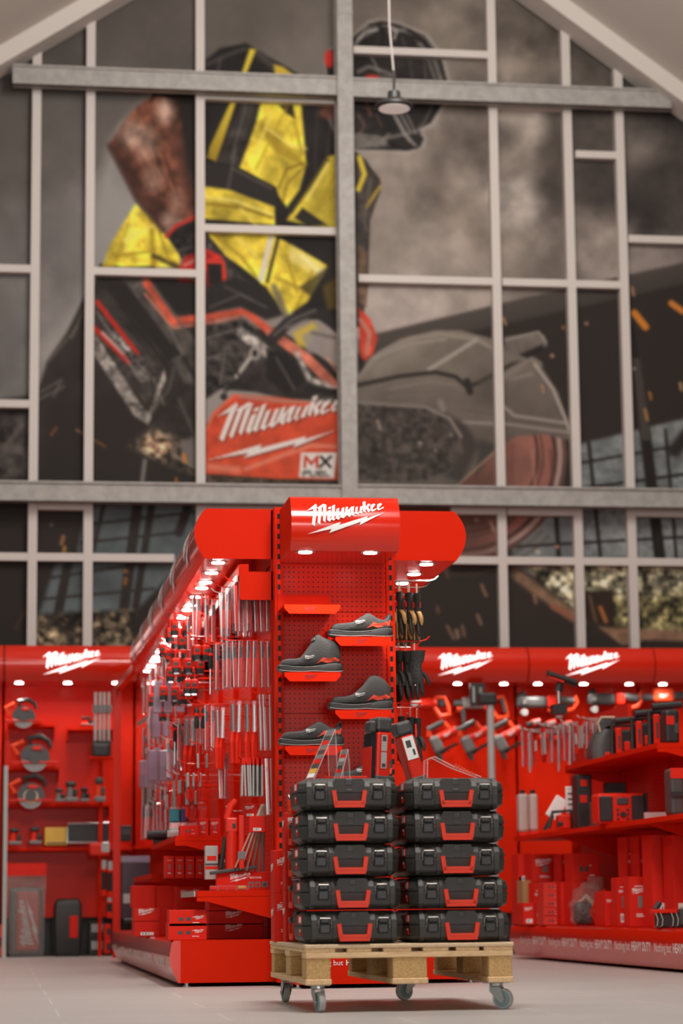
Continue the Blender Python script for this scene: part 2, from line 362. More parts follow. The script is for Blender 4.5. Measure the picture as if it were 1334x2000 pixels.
for c_, rx_, ry_, col_, a_ in (((1040,228),48,34,(186,174,164),.7),((1015,300),30,60,(150,138,128),.5),((1010,398),52,34,(190,178,168),.8),((830,592),130,40,(184,171,162),.5),((1030,470),60,26,(160,148,138),.6),((1190,490),46,36,(158,146,137),.6),((760,330),50,50,(156,144,134),.5),((880,400),70,30,(112,101,92),.5),((960,470),40,24,(118,107,98),.5),
   ((1085,290),26,60,(72,65,60),.7),((1080,385),34,24,(66,60,56),.7),((1090,500),26,26,(92,83,77),.6),((1160,360),46,46,(64,58,54),.7),((1280,390),80,60,(54,49,46),.6),((1310,240),50,40,(58,53,50),.6),((1275,290),30,26,(120,111,104),.6),((900,290),60,40,(98,89,82),.4),((850,480),60,30,(164,152,142),.4)):
    O_c = [(c_[0]+rx_*(1+.3*math.sin(3*t*.2618+rx_))*math.cos(t*.2618), c_[1]+ry_*(1+.3*math.cos(2*t*.2618+ry_))*math.sin(t*.2618)) for t in range(24)]
    P(O_c, col_, 22, a_, [('m', .25), ('f', .12)])
# stadium roof, dark ground, glazing
P([(700,662),(990,592),(1490,480),(1490,1310),(700,1310)], DK, 3)
P([(720,655),(990,590),(1490,478),(1490,520),(990,632),(720,690)], (82,75,70), 4, .85, c2=(64,58,54), g=((1000,600),(1010,640)))
P([(-150,800),(160,760),(420,880),(700,930),(1000,930),(1000,1310),(-150,1310)], DK, 6)
P([(1130,868),(1490,780),(1490,1130),(1130,1120)], (124,128,127), 4, tex=[('m', .25), ('s', .2)])
P([(1000,1000),(1130,960),(1130,1120),(1000,1120)], (112,115,115), 4, tex=[('m', .25)])
for p, w in [([(1130,905),(1490,842)],5),([(1130,955),(1490,905)],6),([(1000,1068),(1490,1040)],5),([(1150,865),(1175,1110)],7),([(1228,640),(1262,860),(1290,1100)],22),([(1300,840),(1322,1100)],6),([(1085,990),(1093,1110)],9)]: K(p, w, (38,33,31))
P([(1235,700),(1250,700),(1272,860),(1252,860)], (70,64,60), 3)
K([(1318,880),(1340,850)], 26, (45,40,38), 6)
P([(60,1110),(110,985),(180,975),(380,978),(380,1000),(340,1100),(250,1215),(75,1215)], DK, 4)
P([(182,985),(520,970),(520,1040),(345,1110),(250,1210),(75,1205),(105,1110),(160,1020)], (92,100,102), 5, tex=[('m', .22)])
for p, w in [([(205,975),(180,1085)],8),([(270,975),(240,1205)],20),([(298,975),(262,1205)],14),([(372,975),(350,1040)],18),([(135,1090),(112,1205)],18),([(170,1025),(380,1000)],5),([(90,1130),(330,1092)],5),([(160,1060),(350,1040)],5),([(85,1170),(300,1150)],5),([(185,1020),(175,1090)],4)]: K(p, w, (50,45,42))
P([(70,985),(165,985),(150,1085),(70,1085)], (48,42,38), 4)
P([(70,1200),(150,1195),(260,1192),(260,1300),(70,1300)], (104,90,72), 6, tex=[('f', .9), ('s', 1.0)])
P([(160,1215),(250,1215),(250,1300),(160,1300)], (80,70,58), 8, .6, tex=[('s', 1.3)])
# shrubs, plank and hut lower right
P([(1020,1100),(1490,1100),(1490,1240),(1240,1240),(1100,1180)], (142,136,112), 8, tex=[('f', .9), ('s', .9)])
P([(1140,1170),(1490,1150),(1490,1240),(1160,1235)], (98,90,58), 12, .8, tex=[('f', .9), ('s', 1.)])
P([(1120,1158),(1198,1152),(1200,1230),(1160,1240),(1120,1180)], (52,40,32), 3); K([(1152,1165),(1166,1225)], 6, (105,80,62))
P([(985,1100),(1010,1108),(1140,1205),(1240,1250),(1120,1300),(985,1300)], (54,46,41), 4)
K([(995,1112),(1060,1160),(1130,1210)], 22, (132,104,82), 5, tex=[('f', .3)]); K([(1080,1185),(1140,1218)], 10, (150,95,70), 4)
P([(1170,1225),(1334,1232),(1490,1236),(1490,1262),(1334,1252),(1260,1250),(1215,1262)], (150,115,92), 4, tex=[('f', .25)])
P([(1165,1232),(1215,1262),(1490,1262),(1490,1310),(1100,1310)], (52,44,39), 5)
# halo, leg
P([(150,590),(214,270),(310,160),(330,160),(250,290),(340,460),(180,560),(150,640),(90,720),(70,690)], (172,168,163), 12, .45)
P([(160,590),(190,540),(420,540),(420,960),(-150,960),(-150,880),(0,800),(70,775),(92,705),(130,650)], (50,44,41), 4, tex=[('m', .25)])
P([(0,830),(30,790),(60,800),(55,930),(-150,950),(-150,900)], (70,64,60), 6, tex=[('f', .8)])
for p in [[(80,765),(120,742),(105,775)], [(75,780),(125,755)], [(10,870),(45,830)], [(95,705),(150,640)], [(140,660),(165,600)]]: K(p, 5, (108,100,94), 3, .7)
P([(100,790),(390,740),(390,940),(75,940)], (46,40,36), 10, .9)
K([(283,900),(278,940)], 8, (120,115,112), 3); K([(185,860),(205,872)], 4, (120,75,45)); K([(100,850),(110,835)], 4, (130,80,50)); K([(150,840),(165,848)], 4, (140,100,80))
# jacket
P([(372,140),(430,94),(480,84),(505,100),(550,125),(600,155),(660,168),(690,290),(742,350),(742,375),(722,430),(718,560),(705,640),(600,620),(540,600),(500,560),(430,520),(380,440),(384,330),(350,330),(292,200),(300,180)], (37,33,31), 3, tex=[('m', .3)])
K([(395,130),(450,105),(480,95)], 6, (75,69,65), 4); K([(430,115),(424,150)], 5, (90,84,80), 3, .7); K([(505,105),(560,150)], 14, (78,71,67), 5, .8)
Y1, Y2 = (226,200,66), (150,124,34)
P([(488,95),(500,97),(478,152),(470,150)], Y1); P([(535,126),(552,130),(582,152),(555,175),(537,150)], (205,175,60))
P([(452,196),(462,196),(422,316),(401,306)], Y1, c2=Y2, g=((450,200),(410,320)))
P([(472,198),(508,198),(468,326),(424,316)], (58,52,49), 3, tex=[('f', .5)])
P([(510,198),(588,200),(598,320),(585,370),(560,404),(543,380),(540,366),(468,328),(500,240)], Y1, 3, tex=[('m', .35), ('f', .3)])
P([(545,205),(572,205),(577,232),(560,222)], (52,44,30)); P([(510,235),(598,320),(590,324),(540,300),(505,250)], Y2, 4, .65); K([(545,365),(560,330),(590,320)], 5, (120,95,25), 3, .8)
P([(401,316),(470,330),(536,366),(542,402),(450,368),(401,360)], (46,41,39)); K([(445,372),(460,290)], 4, (115,105,100), 3, .6)
P([(380,370),(401,364),(452,372),(536,404),(537,440),(380,425)], Y1, 3, tex=[('m', .4), ('f', .3)])
K([(405,398),(470,405),(530,425)], 5, (130,105,30), 3, .9); K([(500,440),(470,408)], 5, (245,222,110), 4, .6)
P([(662,300),(640,306),(625,330),(560,430),(600,440),(660,448)], Y1, 3, tex=[('m', .4)]); P([(575,425),(590,405),(640,440),(600,442)], (45,40,36)); K([(640,312),(570,415)], 5, (60,52,30), 3)
P([(401,452),(536,456),(548,475),(520,545),(512,552),(470,520),(440,500)], Y1, 3, tex=[('m', .45), ('f', .3)])
P([(545,465),(590,490),(642,520),(600,590),(556,618),(530,580),(508,552)], Y1, 3, tex=[('m', .35), ('f', .3)])
P([(570,480),(640,525),(625,545),(560,505)], (240,222,140), 5, .7); K([(545,545),(600,570)], 5, Y2, 4, .8)
K([(530,460),(510,545)], 10, (222,214,200), 3); K([(544,462),(522,550)], 6, (40,36,33))
P([(640,515),(662,480),(662,610),(628,580)], (62,54,42), 4); P([(630,560),(660,540),(660,600),(640,605)], (190,150,30), 4)
P([(265,398),(300,430),(350,490),(352,522),(200,522),(214,480)], Y1, 3, tex=[('m', .5), ('f', .4)])
K([(295,430),(300,515)], 8, Y2, 5, .8); K([(250,440),(225,515)], 6, Y2, 5, .6); K([(300,500),(345,520)], 8, (60,50,25), 4)
P([(195,515),(240,522),(300,520),(330,545),(190,545)], (45,40,36)); K([(203,518),(220,518)], 6, (200,170,40))
P([(403,460),(440,500),(470,540),(440,560),(403,540)], (66,61,58), 4, tex=[('s', .5)])
P([(698,300),(715,312),(742,355),(738,380),(718,435),(718,470),(716,560),(706,640),(697,600)], (72,65,60), 3, tex=[('f', .4)])
K([(702,308),(712,340),(700,370)], 9, Y1, 3); K([(742,365),(715,405)], 5, (190,160,60)); P([(700,480),(716,490),(716,600),(700,590)], (120,95,75), 4, tex=[('f', .4)])
# folds and panels of the jacket
for q, w, c in (([(560,210),(500,330)],4,(180,150,40)),([(520,250),(570,285),(598,290)],4,(250,232,130)),([(600,320),(560,360),(552,395)],4,(120,95,25)),([(530,220),(500,300)],5,(245,225,110)),([(575,240),(590,300)],6,(175,148,40)),([(640,320),(600,390)],6,(246,228,120)),([(660,330),(620,410)],5,(170,140,35)),([(402,385),(460,392),(530,418)],4,(250,235,140)),
  ([(420,460),(470,500),(500,540)],6,(165,138,36)),([(460,460),(500,500)],5,(248,230,120)),([(560,500),(580,570)],6,(170,142,36)),([(610,530),(580,600)],5,(165,138,36)),([(590,500),(625,530)],8,(250,240,170)),([(240,470),(300,440)],5,(250,232,120)),([(225,500),(300,490)],5,(168,140,36)),([(310,450),(330,510)],5,(160,132,34)),([(270,410),(245,490)],4,(240,222,110)),
  ([(455,330),(530,368)],3,(110,100,92)),([(480,205),(452,310)],3,(104,98,94)),([(500,205),(466,320)],3,(30,27,25)),([(655,180),(640,300)],8,(60,54,50)),([(620,200),(615,330)],6,(58,52,48)),([(400,215),(403,300)],10,(30,27,25)),([(600,165),(640,190)],5,(84,76,70)),([(725,350),(712,420)],5,(110,100,92)),([(705,400),(716,450)],5,(100,92,86))): K(q, w, c, 3, .75)
P([(585,560),(640,520),(655,470),(662,470),(662,600),(640,610)], (40,35,31), 4, .7)
# arm and gloves
P([(304,184),(322,178),(352,192),(358,262),(368,340),(386,400),(382,428),(352,428),(320,452),(268,386),(224,300),(213,283),(240,240),(270,205)], (98,60,46), 3, tex=[('m', .6), ('f', .45)])
P([(213,283),(268,386),(320,452),(345,440),(300,380),(250,290)], (66,40,32), 10, .8, tex=[('f', .5)]); P([(350,250),(386,330),(386,420),(365,400),(352,330)], (70,42,33), 8, .7)
for q in ([(262,250),(300,290),(318,340)], [(300,290),(330,370)], [(275,300),(310,380)], [(320,300),(352,390)]): K(q, 4, (64,38,30), 3, .6)
for c, rx, ry, a in [((322,215),16,26,.75), ((255,262),22,26,.6), ((285,280),22,36,.45), ((300,350),18,24,.4), ((330,430),16,16,.6), ((345,395),14,22,.35)]: O(c, rx, ry, (214,182,164), 12, a, tex=[('f', .3)])
P([(350,200),(386,190),(386,395),(366,330)], (40,33,30), 8, .85); K([(216,288),(268,390),(318,450)], 9, (62,38,32), 5, .8); P([(292,200),(304,172),(350,182),(345,195),(305,186)], (32,28,26))
K([(226,290),(245,330),(275,360)], 6, (60,36,30), 4, .6)
P([(322,456),(382,424),(404,434),(404,490),(356,506)], (40,36,36), 3, tex=[('s', .6)]); K([(324,462),(345,440),(382,424)], 7, (196,52,40)); K([(345,490),(398,476)], 4, (90,84,82), 2, .7)
P([(346,528),(362,500),(404,486),(432,500),(442,535),(438,566),(404,570),(350,560)], (192,46,36), 3, tex=[('f', .4)]); P([(404,515),(434,515),(434,560),(408,556)], (34,30,30)); K([(404,510),(436,512),(440,565)], 6, (214,64,46)); K([(360,518),(398,500)], 5, (235,180,170), 3, .7)
P([(352,545),(402,545),(402,575),(350,568)], (120,28,24), 4, .7)
# saw body
P([(184,556),(214,540),(260,545),(402,650),(540,640),(662,720),(662,960),(398,960),(388,930),(330,912),(252,880),(256,858),(292,830),(340,800),(250,760),(184,640)], (50,45,42), 3, tex=[('m', .3), ('f', .25)])
P([(240,545),(290,545),(402,690),(402,760),(360,745)], (78,72,68), 5, tex=[('f', .4)]); P([(245,552),(335,672),(355,690),(330,705),(205,555)], (40,35,33), 3)
K([(290,560),(356,690)], 5, (118,110,104), 3, .7); P([(320,720),(290,806),(275,790),(182,640),(182,690),(262,812),(290,830),(325,740)], (138,131,124), 3, .9, tex=[('s', .6)])
P([(184,575),(318,722),(288,795),(184,650)], (64,58,55), 3, tex=[('s', .4)]); K([(190,590),(268,690)], 9, (186,44,34)); K([(184,640),(252,708)], 10, (180,42,32)); K([(200,650),(240,690)], 5, (225,200,190), 3, .8); K([(222,650),(258,692)], 9, (196,188,182), 4, .7, [('s', 1.)]); K([(262,700),(280,735)], 20, (96,90,86), 6, .8, [('s', .9)])
K([(286,552),(338,628),(400,620),(480,608),(530,650)], 15, (206,88,64), 3, tex=[('f', .25)]); K([(284,575),(338,640),(470,622)], 5, (226,130,105), 3, .8); P([(300,550),(402,550),(402,612),(345,612)], (36,32,30), 4)
P([(404,560),(460,540),(520,560),(555,615),(520,625),(470,600),(404,612)], (42,38,37), 4); K([(535,560),(560,620)], 12, (105,98,94), 4, .8)
K([(530,650),(600,700),(662,762)], 20, (198,112,90), 3, tex=[('f', .35)]); P([(404,640),(470,620),(500,640),(520,700),(440,760),(404,770)], (60,55,52), 5, tex=[('s', .7)])
K([(472,650),(500,672),(525,690)], 20, (168,160,152), 4, tex=[('s', .5)]); K([(495,690),(462,735)], 7, (190,182,172), 3); O((498,690), 12, 14, (150,142,134), 3); O((498,690), 5, 7, (50,45,42), 2)
P([(520,680),(560,690),(590,750),(560,770),(520,740)], (36,32,31), 4)
K([(530,665),(560,632),(590,615),(625,612),(662,640)], 22, (46,42,41), 3); K([(535,655),(570,625),(615,606)], 5, (120,113,108), 3, .7); P([(572,650),(610,630),(625,640),(600,680),(580,675)], (205,178,70), 4, .9); P([(590,655),(625,635),(625,690),(600,690)], (150,142,140), 4, .8)
K([(580,690),(605,740),(662,762)], 10, (168,160,152), 4, .9, [('s', .5)]); K([(600,760),(662,766)], 12, (40,36,34), 3)
P([(402,830),(402,780),(430,760),(500,766),(570,782),(480,790),(450,800)], (150,143,136), 3); O((437,775), 7, 7, (50,46,44), 2)
P([(252,870),(300,835),(345,850),(385,880),(388,930),(330,912)], (84,72,62), 5, tex=[('s', .8)]); O((305,870), 26, 22, (190,150,120), 8, .8, tex=[('s', 1.2)]); K([(340,890),(385,915)], 6, (140,132,124), 3, .8); P([(352,862),(385,850),(385,910),(355,895)], (120,114,110), 4, .8)
# red plate with the lettering
P([(402,836),(416,806),(456,770),(540,776),(664,790),(662,938),(540,936),(402,926)], (206,78,50), 2.5, tex=[('f', .18)]); K([(404,838),(418,808),(458,773),(662,793)], 4, (232,120,92), 2, .8)
K([(470,790),(662,800)], 3, (150,48,30), 2, .7); P([(402,926),(540,936),(664,940),(664,960),(402,960)], (72,60,48), 3, tex=[('s', .7)]); K([(480,916),(605,870),(655,872)], 7, (232,150,128), 4, .8); K([(410,912),(465,918)], 12, (232,160,140), 6, .6)
for dx, dy, cc in ((2.5, 2.5, (110,38,25)), (0, 0, (232,222,216))):
    for q in LOGO[:-1]: P([(424+dx+(x-15)*.1945-(y-300)*.055, 863+dy+(y-520)*.206-(x-90)*.0025) for x, y in q], cc, 1.6)
    P([(408+dx+(x-28)*.2, 898+dy+(y-640)*.158) for x, y in LOGO[-1]], cc, 1.6)
P([(588,884),(658,884),(652,934),(584,932)], (226,220,214), 1.8)
for q, cc in (([(595,912),(597,892),(608,906),(620,892),(619,912)], (196,60,40)), ([(627,892),(645,912)], (50,42,38)), ([(646,892),(625,912)], (50,42,38))): K(q, 5.5, cc, 1.6)
for q in ([(592,930),(593,920),(604,920)], [(593,925),(602,925)], [(607,920),(607,929),(616,929),(617,920)], [(631,920),(622,920),(621,929),(630,929)], [(622,925),(629,925)], [(635,920),(634,929),(643,929)]): K(q, 2.6, (60,54,50), 1.4)
# saw guard and blade
O((900,890), 207, 207, (142,94,82), 3, tex=[('m', .15)])
for r_, cc, w in ((203,(84,66,60),6),(194,(168,150,142),6),(184,(70,52,47),7),(172,(150,95,82),10),(160,(96,62,54),4),(150,(70,48,42),5)):
    K([(900+r_*math.cos(t*.05), 890+r_*math.sin(t*.05)) for t in range(-8, 40)], w, cc, 2.5)
P([(700,900),(1000,900),(960,1090),(880,1110),(700,1110)], (84,58,50), 40, .75)
P([(700,1100),(1000,1094),(1000,1300),(700,1300)], (50,44,39), 10)
for r_ in (216, 232): K([(900+r_*math.cos(t*.05), 890+r_*math.sin(t*.05)) for t in range(15, 34)], 5, (86,66,58), 3, .6)
GD = (122,112,102)
P([(697,745),(720,700),(780,662),(850,645),(900,645),(965,662),(1010,690),(1048,700),(1090,765),(1114,835),(1119,862),(1064,848),(1010,852),(972,870),(940,905),(890,950),(697,945)], GD, 2.5, tex=[('m', .14)], c2=(98,89,81), g=((850,650),(900,850)))
K([(702,735),(740,690),(800,662),(860,652),(930,662),(980,690)], 7, (160,150,140), 4, .7); K([(838,722),(930,664)], 8, (166,157,148), 2.5, .9)
P([(720,708),(780,675),(840,665),(800,700),(740,728)], (150,140,130), 14, .55)
K([(700,752),(780,735),(850,727),(890,736),(912,755),(935,748),(1000,712),(1045,705)], 8, (48,43,40), 3); K([(912,745),(918,765)], 13, (44,40,37), 3); P([(935,745),(980,720),(982,790),(935,785)], (84,76,70), 12, .7)
K([(985,735),(1035,702),(1052,712)], 14, (128,118,109), 4); P([(985,658),(1050,648),(1064,655),(1070,675),(1035,690),(1012,698),(985,692)], (104,96,89), 2.5, tex=[('f', .2)]); K([(988,664),(1052,648),(1066,668)], 4, (160,150,142), 2, .8); P([(1015,692),(1060,672),(1062,684),(1030,700)], (40,35,33), 3)
K([(1045,712),(1080,760),(1105,820),(1114,845)], 6, (172,162,153), 2.5, .9); K([(985,795),(1005,812),(1105,826)], 6, (164,154,145), 2.5, .8); K([(905,825),(990,828),(1115,845)], 6, (158,148,140), 2.5, .7)
P([(860,800),(910,830),(935,870),(900,945),(870,930),(905,880)], (66,59,55), 6); K([(860,785),(865,800)], 12, (130,121,112), 4)
P([(697,784),(830,793),(880,815),(902,850),(898,895),(865,930),(825,948),(697,940)], (72,65,60), 3, tex=[('s', .45), ('m', .2)]); K([(697,786),(830,795),(878,817),(900,852)], 6, (140,130,121), 3, .9); K([(700,940),(825,945),(862,928)], 6, (120,111,104), 4, .7)
O((733,900), 10, 11, (50,45,42), 4, .8); O((742,832), 14, 10, (92,84,78), 4, .5)
P([(935,860),(975,870),(945,905),(930,930)], (64,58,54), 6, .9); K([(975,875),(930,915),(890,952)], 4, (160,135,112), 2, .8)
P([(700,600),(722,622),(738,660),(728,692),(704,712)], (186,64,48), 3, tex=[('f', .4)]); K([(704,625),(722,650),(716,690)], 9, (190,150,130), 3, .7); P([(698,690),(712,705),(700,725)], (40,34,32))
# helmet
P([(688,70),(720,40),(745,36),(780,44),(835,66),(868,110),(880,160),(872,200),(850,245),(826,256),(834,270),(830,288),(800,298),(690,296),(690,260),(655,262),(640,230),(648,180),(638,150),(632,120),(645,95)], (186,180,174), 4, .55)
P([(690,72),(722,46),(745,40),(780,48),(830,70),(862,112),(874,160),(866,200),(842,240),(818,252),(828,270),(822,286),(798,294),(692,292),(690,262),(660,258),(645,230),(650,180),(640,150),(636,122),(648,98)], (40,36,34), 2.5, tex=[('m', .3), ('f', .25)])
for p, w in [([(700,75),(740,55)],6),([(760,62),(790,58)],6),([(820,85),(850,120),(862,160)],7),([(834,110),(850,155)],4),([(700,140),(720,130),(765,145)],6),([(725,110),(740,140)],4),([(775,230),(800,275)],5),([(795,225),(812,260)],4),([(700,262),(745,272),(790,262),(818,255)],6),([(735,285),(760,262)],5),([(860,150),(868,200)],4),([(715,170),(735,150),(765,150)],4),([(710,55),(755,50),(830,75),(866,120)],3)]: K(p, w, (140,132,126), 3, .75)
for q, w, c in (([(695,85),(712,62),(735,58)],4,(196,190,184)),([(705,100),(730,92),(752,104)],4,(120,114,110)),([(760,52),(775,60),(770,75)],5,(176,170,165)),([(740,48),(750,66),(745,90)],8,(26,23,22)),([(800,60),(830,82),(846,112)],6,(24,22,21)),([(842,100),(858,150),(852,200)],5,(96,90,86)),([(785,75),(800,110),(804,150)],5,(70,65,62)),([(812,78),(828,115),(832,155)],3,(88,82,78)),
   ([(693,205),(720,212),(760,205)],5,(84,78,74)),([(765,215),(790,262),(812,285)],6,(150,143,138)),([(782,222),(800,255)],3,(176,170,164)),([(700,272),(730,268),(755,278)],4,(168,161,154)),([(760,280),(790,292),(815,288)],5,(26,23,22)),([(822,262),(832,272),(826,284)],4,(150,143,138)),([(845,205),(828,240),(818,250)],4,(104,98,94)),([(692,180),(770,182),(866,190)],6,(30,27,26)),([(700,225),(712,245),(705,258)],5,(110,82,70)),([(735,225),(745,245)],4,(92,66,58))): K(q, w, c, 2.5, .8)
O((643,115), 9, 18, (205,50,42), 3); O((726,152), 14, 6, (200,56,44), 3); K([(715,200),(724,225)], 5, (110,70,60), 3); O((655,235), 9, 20, (120,112,108), 4, .7); O((655,235), 5, 13, (46,41,39), 3)
P([(690,262),(740,265),(760,285),(692,292)], (112,106,101), 4, tex=[('f', .4)]); P([(630,205),(655,200),(650,235),(620,225)], (120,74,58), 5, tex=[('f', .4)])
for q, w, c in (([(300,560),(395,690)],5,(100,92,86)),([(215,570),(330,720)],6,(36,32,30)),([(405,660),(470,640)],4,(120,112,105)),([(405,700),(440,690),(430,750)],5,(110,102,96)),([(450,700),(470,740),(440,765)],6,(34,30,28)),([(540,700),(575,760)],5,(96,90,85)),([(410,600),(470,575),(520,600)],4,(100,94,90)),([(440,560),(490,585)],5,(88,82,78)),([(300,800),(330,760),(340,720)],5,(100,94,88)),([(350,780),(380,850)],7,(90,84,79)),([(300,740),(320,790)],4,(120,114,108)),([(360,700),(395,760)],8,(34,30,28)),
   ([(262,560),(280,548)],5,(120,114,108)),([(190,610),(275,745)],4,(140,134,128)),([(610,650),(655,660)],6,(90,84,80)),([(560,640),(600,625)],6,(120,114,110)),([(470,775),(560,785),(650,780)],5,(150,142,134)),([(640,700),(662,730)],5,(225,150,130))): K(q, w, c, 3, .7)
for q, w, c in (([(730,700),(800,672),(870,662)],4,(168,158,150)),([(760,760),(840,745),(890,752)],5,(132,122,112)),([(760,775),(850,770)],8,(112,103,95)),([(1000,740),(1040,730)],4,(150,140,132)),([(1060,760),(1090,820)],5,(104,95,88)),([(905,800),(960,810),(985,805)],4,(92,84,77)),([(1000,870),(1000,945)],5,(110,70,60)),([(1040,880),(1045,950)],6,(170,118,104)),([(1075,880),(1080,950)],5,(92,62,54))): K(q, w, c, 3, .7)
# sparks
SP = [(1250,625,8,14,34,(232,140,50)),(1322,600,14,12,26,(232,140,60)),(1060,760,2,2,14,(210,150,110)),(1236,569,1,5,14,(190,140,110)),(1270,773,1,4,12,(215,140,60)),(1262,810,2,5,20,(200,140,70)),(1330,755,2,5,12,(210,170,120)),(985,627,4,5,12,(190,140,110)),(1078,695,2,6,9,(200,160,130)),(1145,632,1,6,7,(180,140,110)),(1100,640,1,5,7,(190,120,80)),(1238,720,1,4,7,(200,170,140)),
 (945,1153,4,6,22,(150,110,90)),(936,1210,4,6,18,(150,112,92)),(880,1235,5,6,26,(140,100,85)),(905,1232,2,6,18,(140,100,85)),(855,1191,2,6,10,(120,85,70)),(872,1120,4,5,18,(110,70,58)),(1045,1170,2,5,14,(170,130,105)),(1178,1200,4,8,28,(196,120,66)),(893,1238,1,8,12,(150,120,100)),(962,1028,4,6,16,(190,150,130)),(930,1015,2,6,8,(180,140,120)),(1088,1068,1,6,8,(220,150,120)),(1050,1078,2,7,8,(210,190,170)),
 (122,1055,-3,7,14,(170,120,80)),(125,1076,-2,6,14,(200,140,70)),(100,1025,1,5,6,(130,110,100)),(245,1115,1,7,9,(190,120,50)),(245,1135,-2,6,10,(170,105,50)),(40,1210,-5,4,40,(90,60,45)),(360,895,2,7,12,(220,130,50)),(345,940,2,4,10,(210,120,50)),(745,350,1,3,6,(190,120,80)),(740,830,3,5,16,(170,150,130)),(820,865,1,7,7,(160,150,140)),(850,880,1,6,6,(150,140,130)),(880,850,1,6,6,(150,140,130))]
for x, y, dx, w, L, cc in SP:
    d = Vector((dx*1., 10. if dx != 1 else 5., 0)).normalized(); 
    K([(x-d.x*L/2, y-d.y*L/2), (x+d.x*L/2, y+d.y*L/2)] if L > 9 else [(x, y), (x+1, y)], w, cc, 3, .85)
sr = np.clip(IMG/255., 0, 1); lin = np.where(sr <= .04045, sr/12.92, ((sr+.055)/1.055)**2.4)
MURAL_GAIN = .94
lin = np.clip(lin*MURAL_GAIN, 0, .92)
def mural_mesh():
    d = FV[None, None, :] if False else None
    f, r, u = np.array(FV), np.array(RV), np.array(UV)
    D = FPX*f[None, None]+(PX-CX)[..., None]*r[None, None]+(CY-PY)[..., None]*u[None, None]
    t = YW/D[..., 1]; V = D*t[..., None]; V[..., 2] += EYE
    # straighten to a plain rectangle-like grid: it already lies in the wall plane
    idx = np.arange(Hh*Ww).reshape(Hh, Ww)
    fs = np.stack([idx[:-1, :-1], idx[1:, :-1], idx[1:, 1:], idx[:-1, 1:]], -1).reshape(-1, 4)
    me = bpy.data.meshes.new('wall_mural'); me.vertices.add(Hh*Ww); me.vertices.foreach_set('co', V.reshape(-1).astype(np.float32))
    me.loops.add(len(fs)*4); me.loops.foreach_set('vertex_index', fs.reshape(-1).astype(np.int32))
    me.polygons.add(len(fs)); me.polygons.foreach_set('loop_start', np.arange(0, len(fs)*4, 4, dtype=np.int32))
    me.update(calc_edges=True)
    ca = me.color_attributes.new('print', 'FLOAT_COLOR', 'POINT')
    ca.data.foreach_set('color', np.concatenate([lin, np.ones((Hh, Ww, 1))], -1).reshape(-1).astype(np.float32))
    def mm(nt, b):
        a = N(nt, 'ShaderNodeVertexColor'); a.layer_name = 'print'; nt.links.new(a.outputs[0], b.inputs['Base Color'])
    me.materials.append(node_mat('mural_print', mm, .7, 0, .2))
    o = bpy.data.objects.new('wall_mural', me); C.objects.link(o); return o
tag(mural_mesh(), 'huge printed wall mural of a worker in a yellow jacket cutting with a saw', 'mural')
# ------------------------------------------------------------------ bars and steel in front of the mural
TR = [3]
def trim(mb, m): o = mb.build('trim_%d' % TR[0], m); TR[0] += 1; return struct(o)
BW = .042
def vbar(u, v, z0, z1):
    x = atY(u, v, YW-.06).x; return trim(MB().bx(x-BW, x+BW, YW-.10, YW-.004, z0, z1), CREAM), x
def hbar(u0, u1, v):
    a = atY(u0, v, YW-.06); b = atY(u1, v, YW-.06); z = (a.z+b.z)/2
    trim(MB().bx(a.x, b.x, YW-.095, YW-.004, z-.036, z+.036), CREAM)
def roofz(x, side):
    a, b = (atY(0, 150, YW), atY(257, 0, YW)) if side < 0 else (atY(1334, 236, YW), atY(1010, 0, YW))
    return a.z+(b.z-a.z)*(x-a.x)/(b.x-a.x)
for u, v, sd in ((67, 700, -1), (174, 700, -1), (391, 560, -1), (969, 560, 1), (1119, 700, 1), (1222, 700, 1)):
    x = atY(u, v, YW).x; vbar(u, v, .1, roofz(x, sd)+.05)
hb = [(-60,60,525),(-60,60,789),(181,383,533),(-60,340,1089),(74,168,989),(398,560,990),(398,660,193),(398,660,450),(690,955,104),(970,1106,208),(700,965,548),(980,1216,555),(1123,1208,304),(1226,1400,470),(880,978,998),(990,1125,1000),(1240,1400,1003),(880,1400,1097)]
for h in hb: hbar(*h)
def ibeam_x(x0, x1, z, h, y):
    mb = MB(); mb.bx(x0, x1, y, y+.14, z-h/2, z-h/2+.02).bx(x0, x1, y, y+.14, z+h/2-.02, z+h/2).bx(x0, x1, y+.02, y+.05, z-h/2, z+h/2); return trim(mb, GALV)
yb = 22.02; zb = atY(400, 157, yb).z; zc = atY(300, 961, yb).z; xc = atY(677, 480, yb).x
ibeam_x(atY(25, 140, yb).x, xc-.06, zb, .19, yb); ibeam_x(xc+.06, atY(1312, 190, yb).x, atY(1000, 181, yb).z, .19, yb)
ibeam_x(-1.2, xc-.06, zc, .185, yb); ibeam_x(xc+.06, 8, atY(1000, 968, yb).z, .185, yb)
mb = MB(); mb.bx(xc-.075, xc+.075, yb-.04, yb-.02, 0, 11).bx(xc-.01, xc+.01, yb-.02, yb+.2, 0, 11).bx(xc-.075, xc+.075, yb+.18, yb+.2, 0, 11); mb.bx(xc-.08, xc+.08, yb-.045, yb-.02, atY(677, 30, yb).z, atY(677, 30, yb).z+.02); trim(mb, GALV)
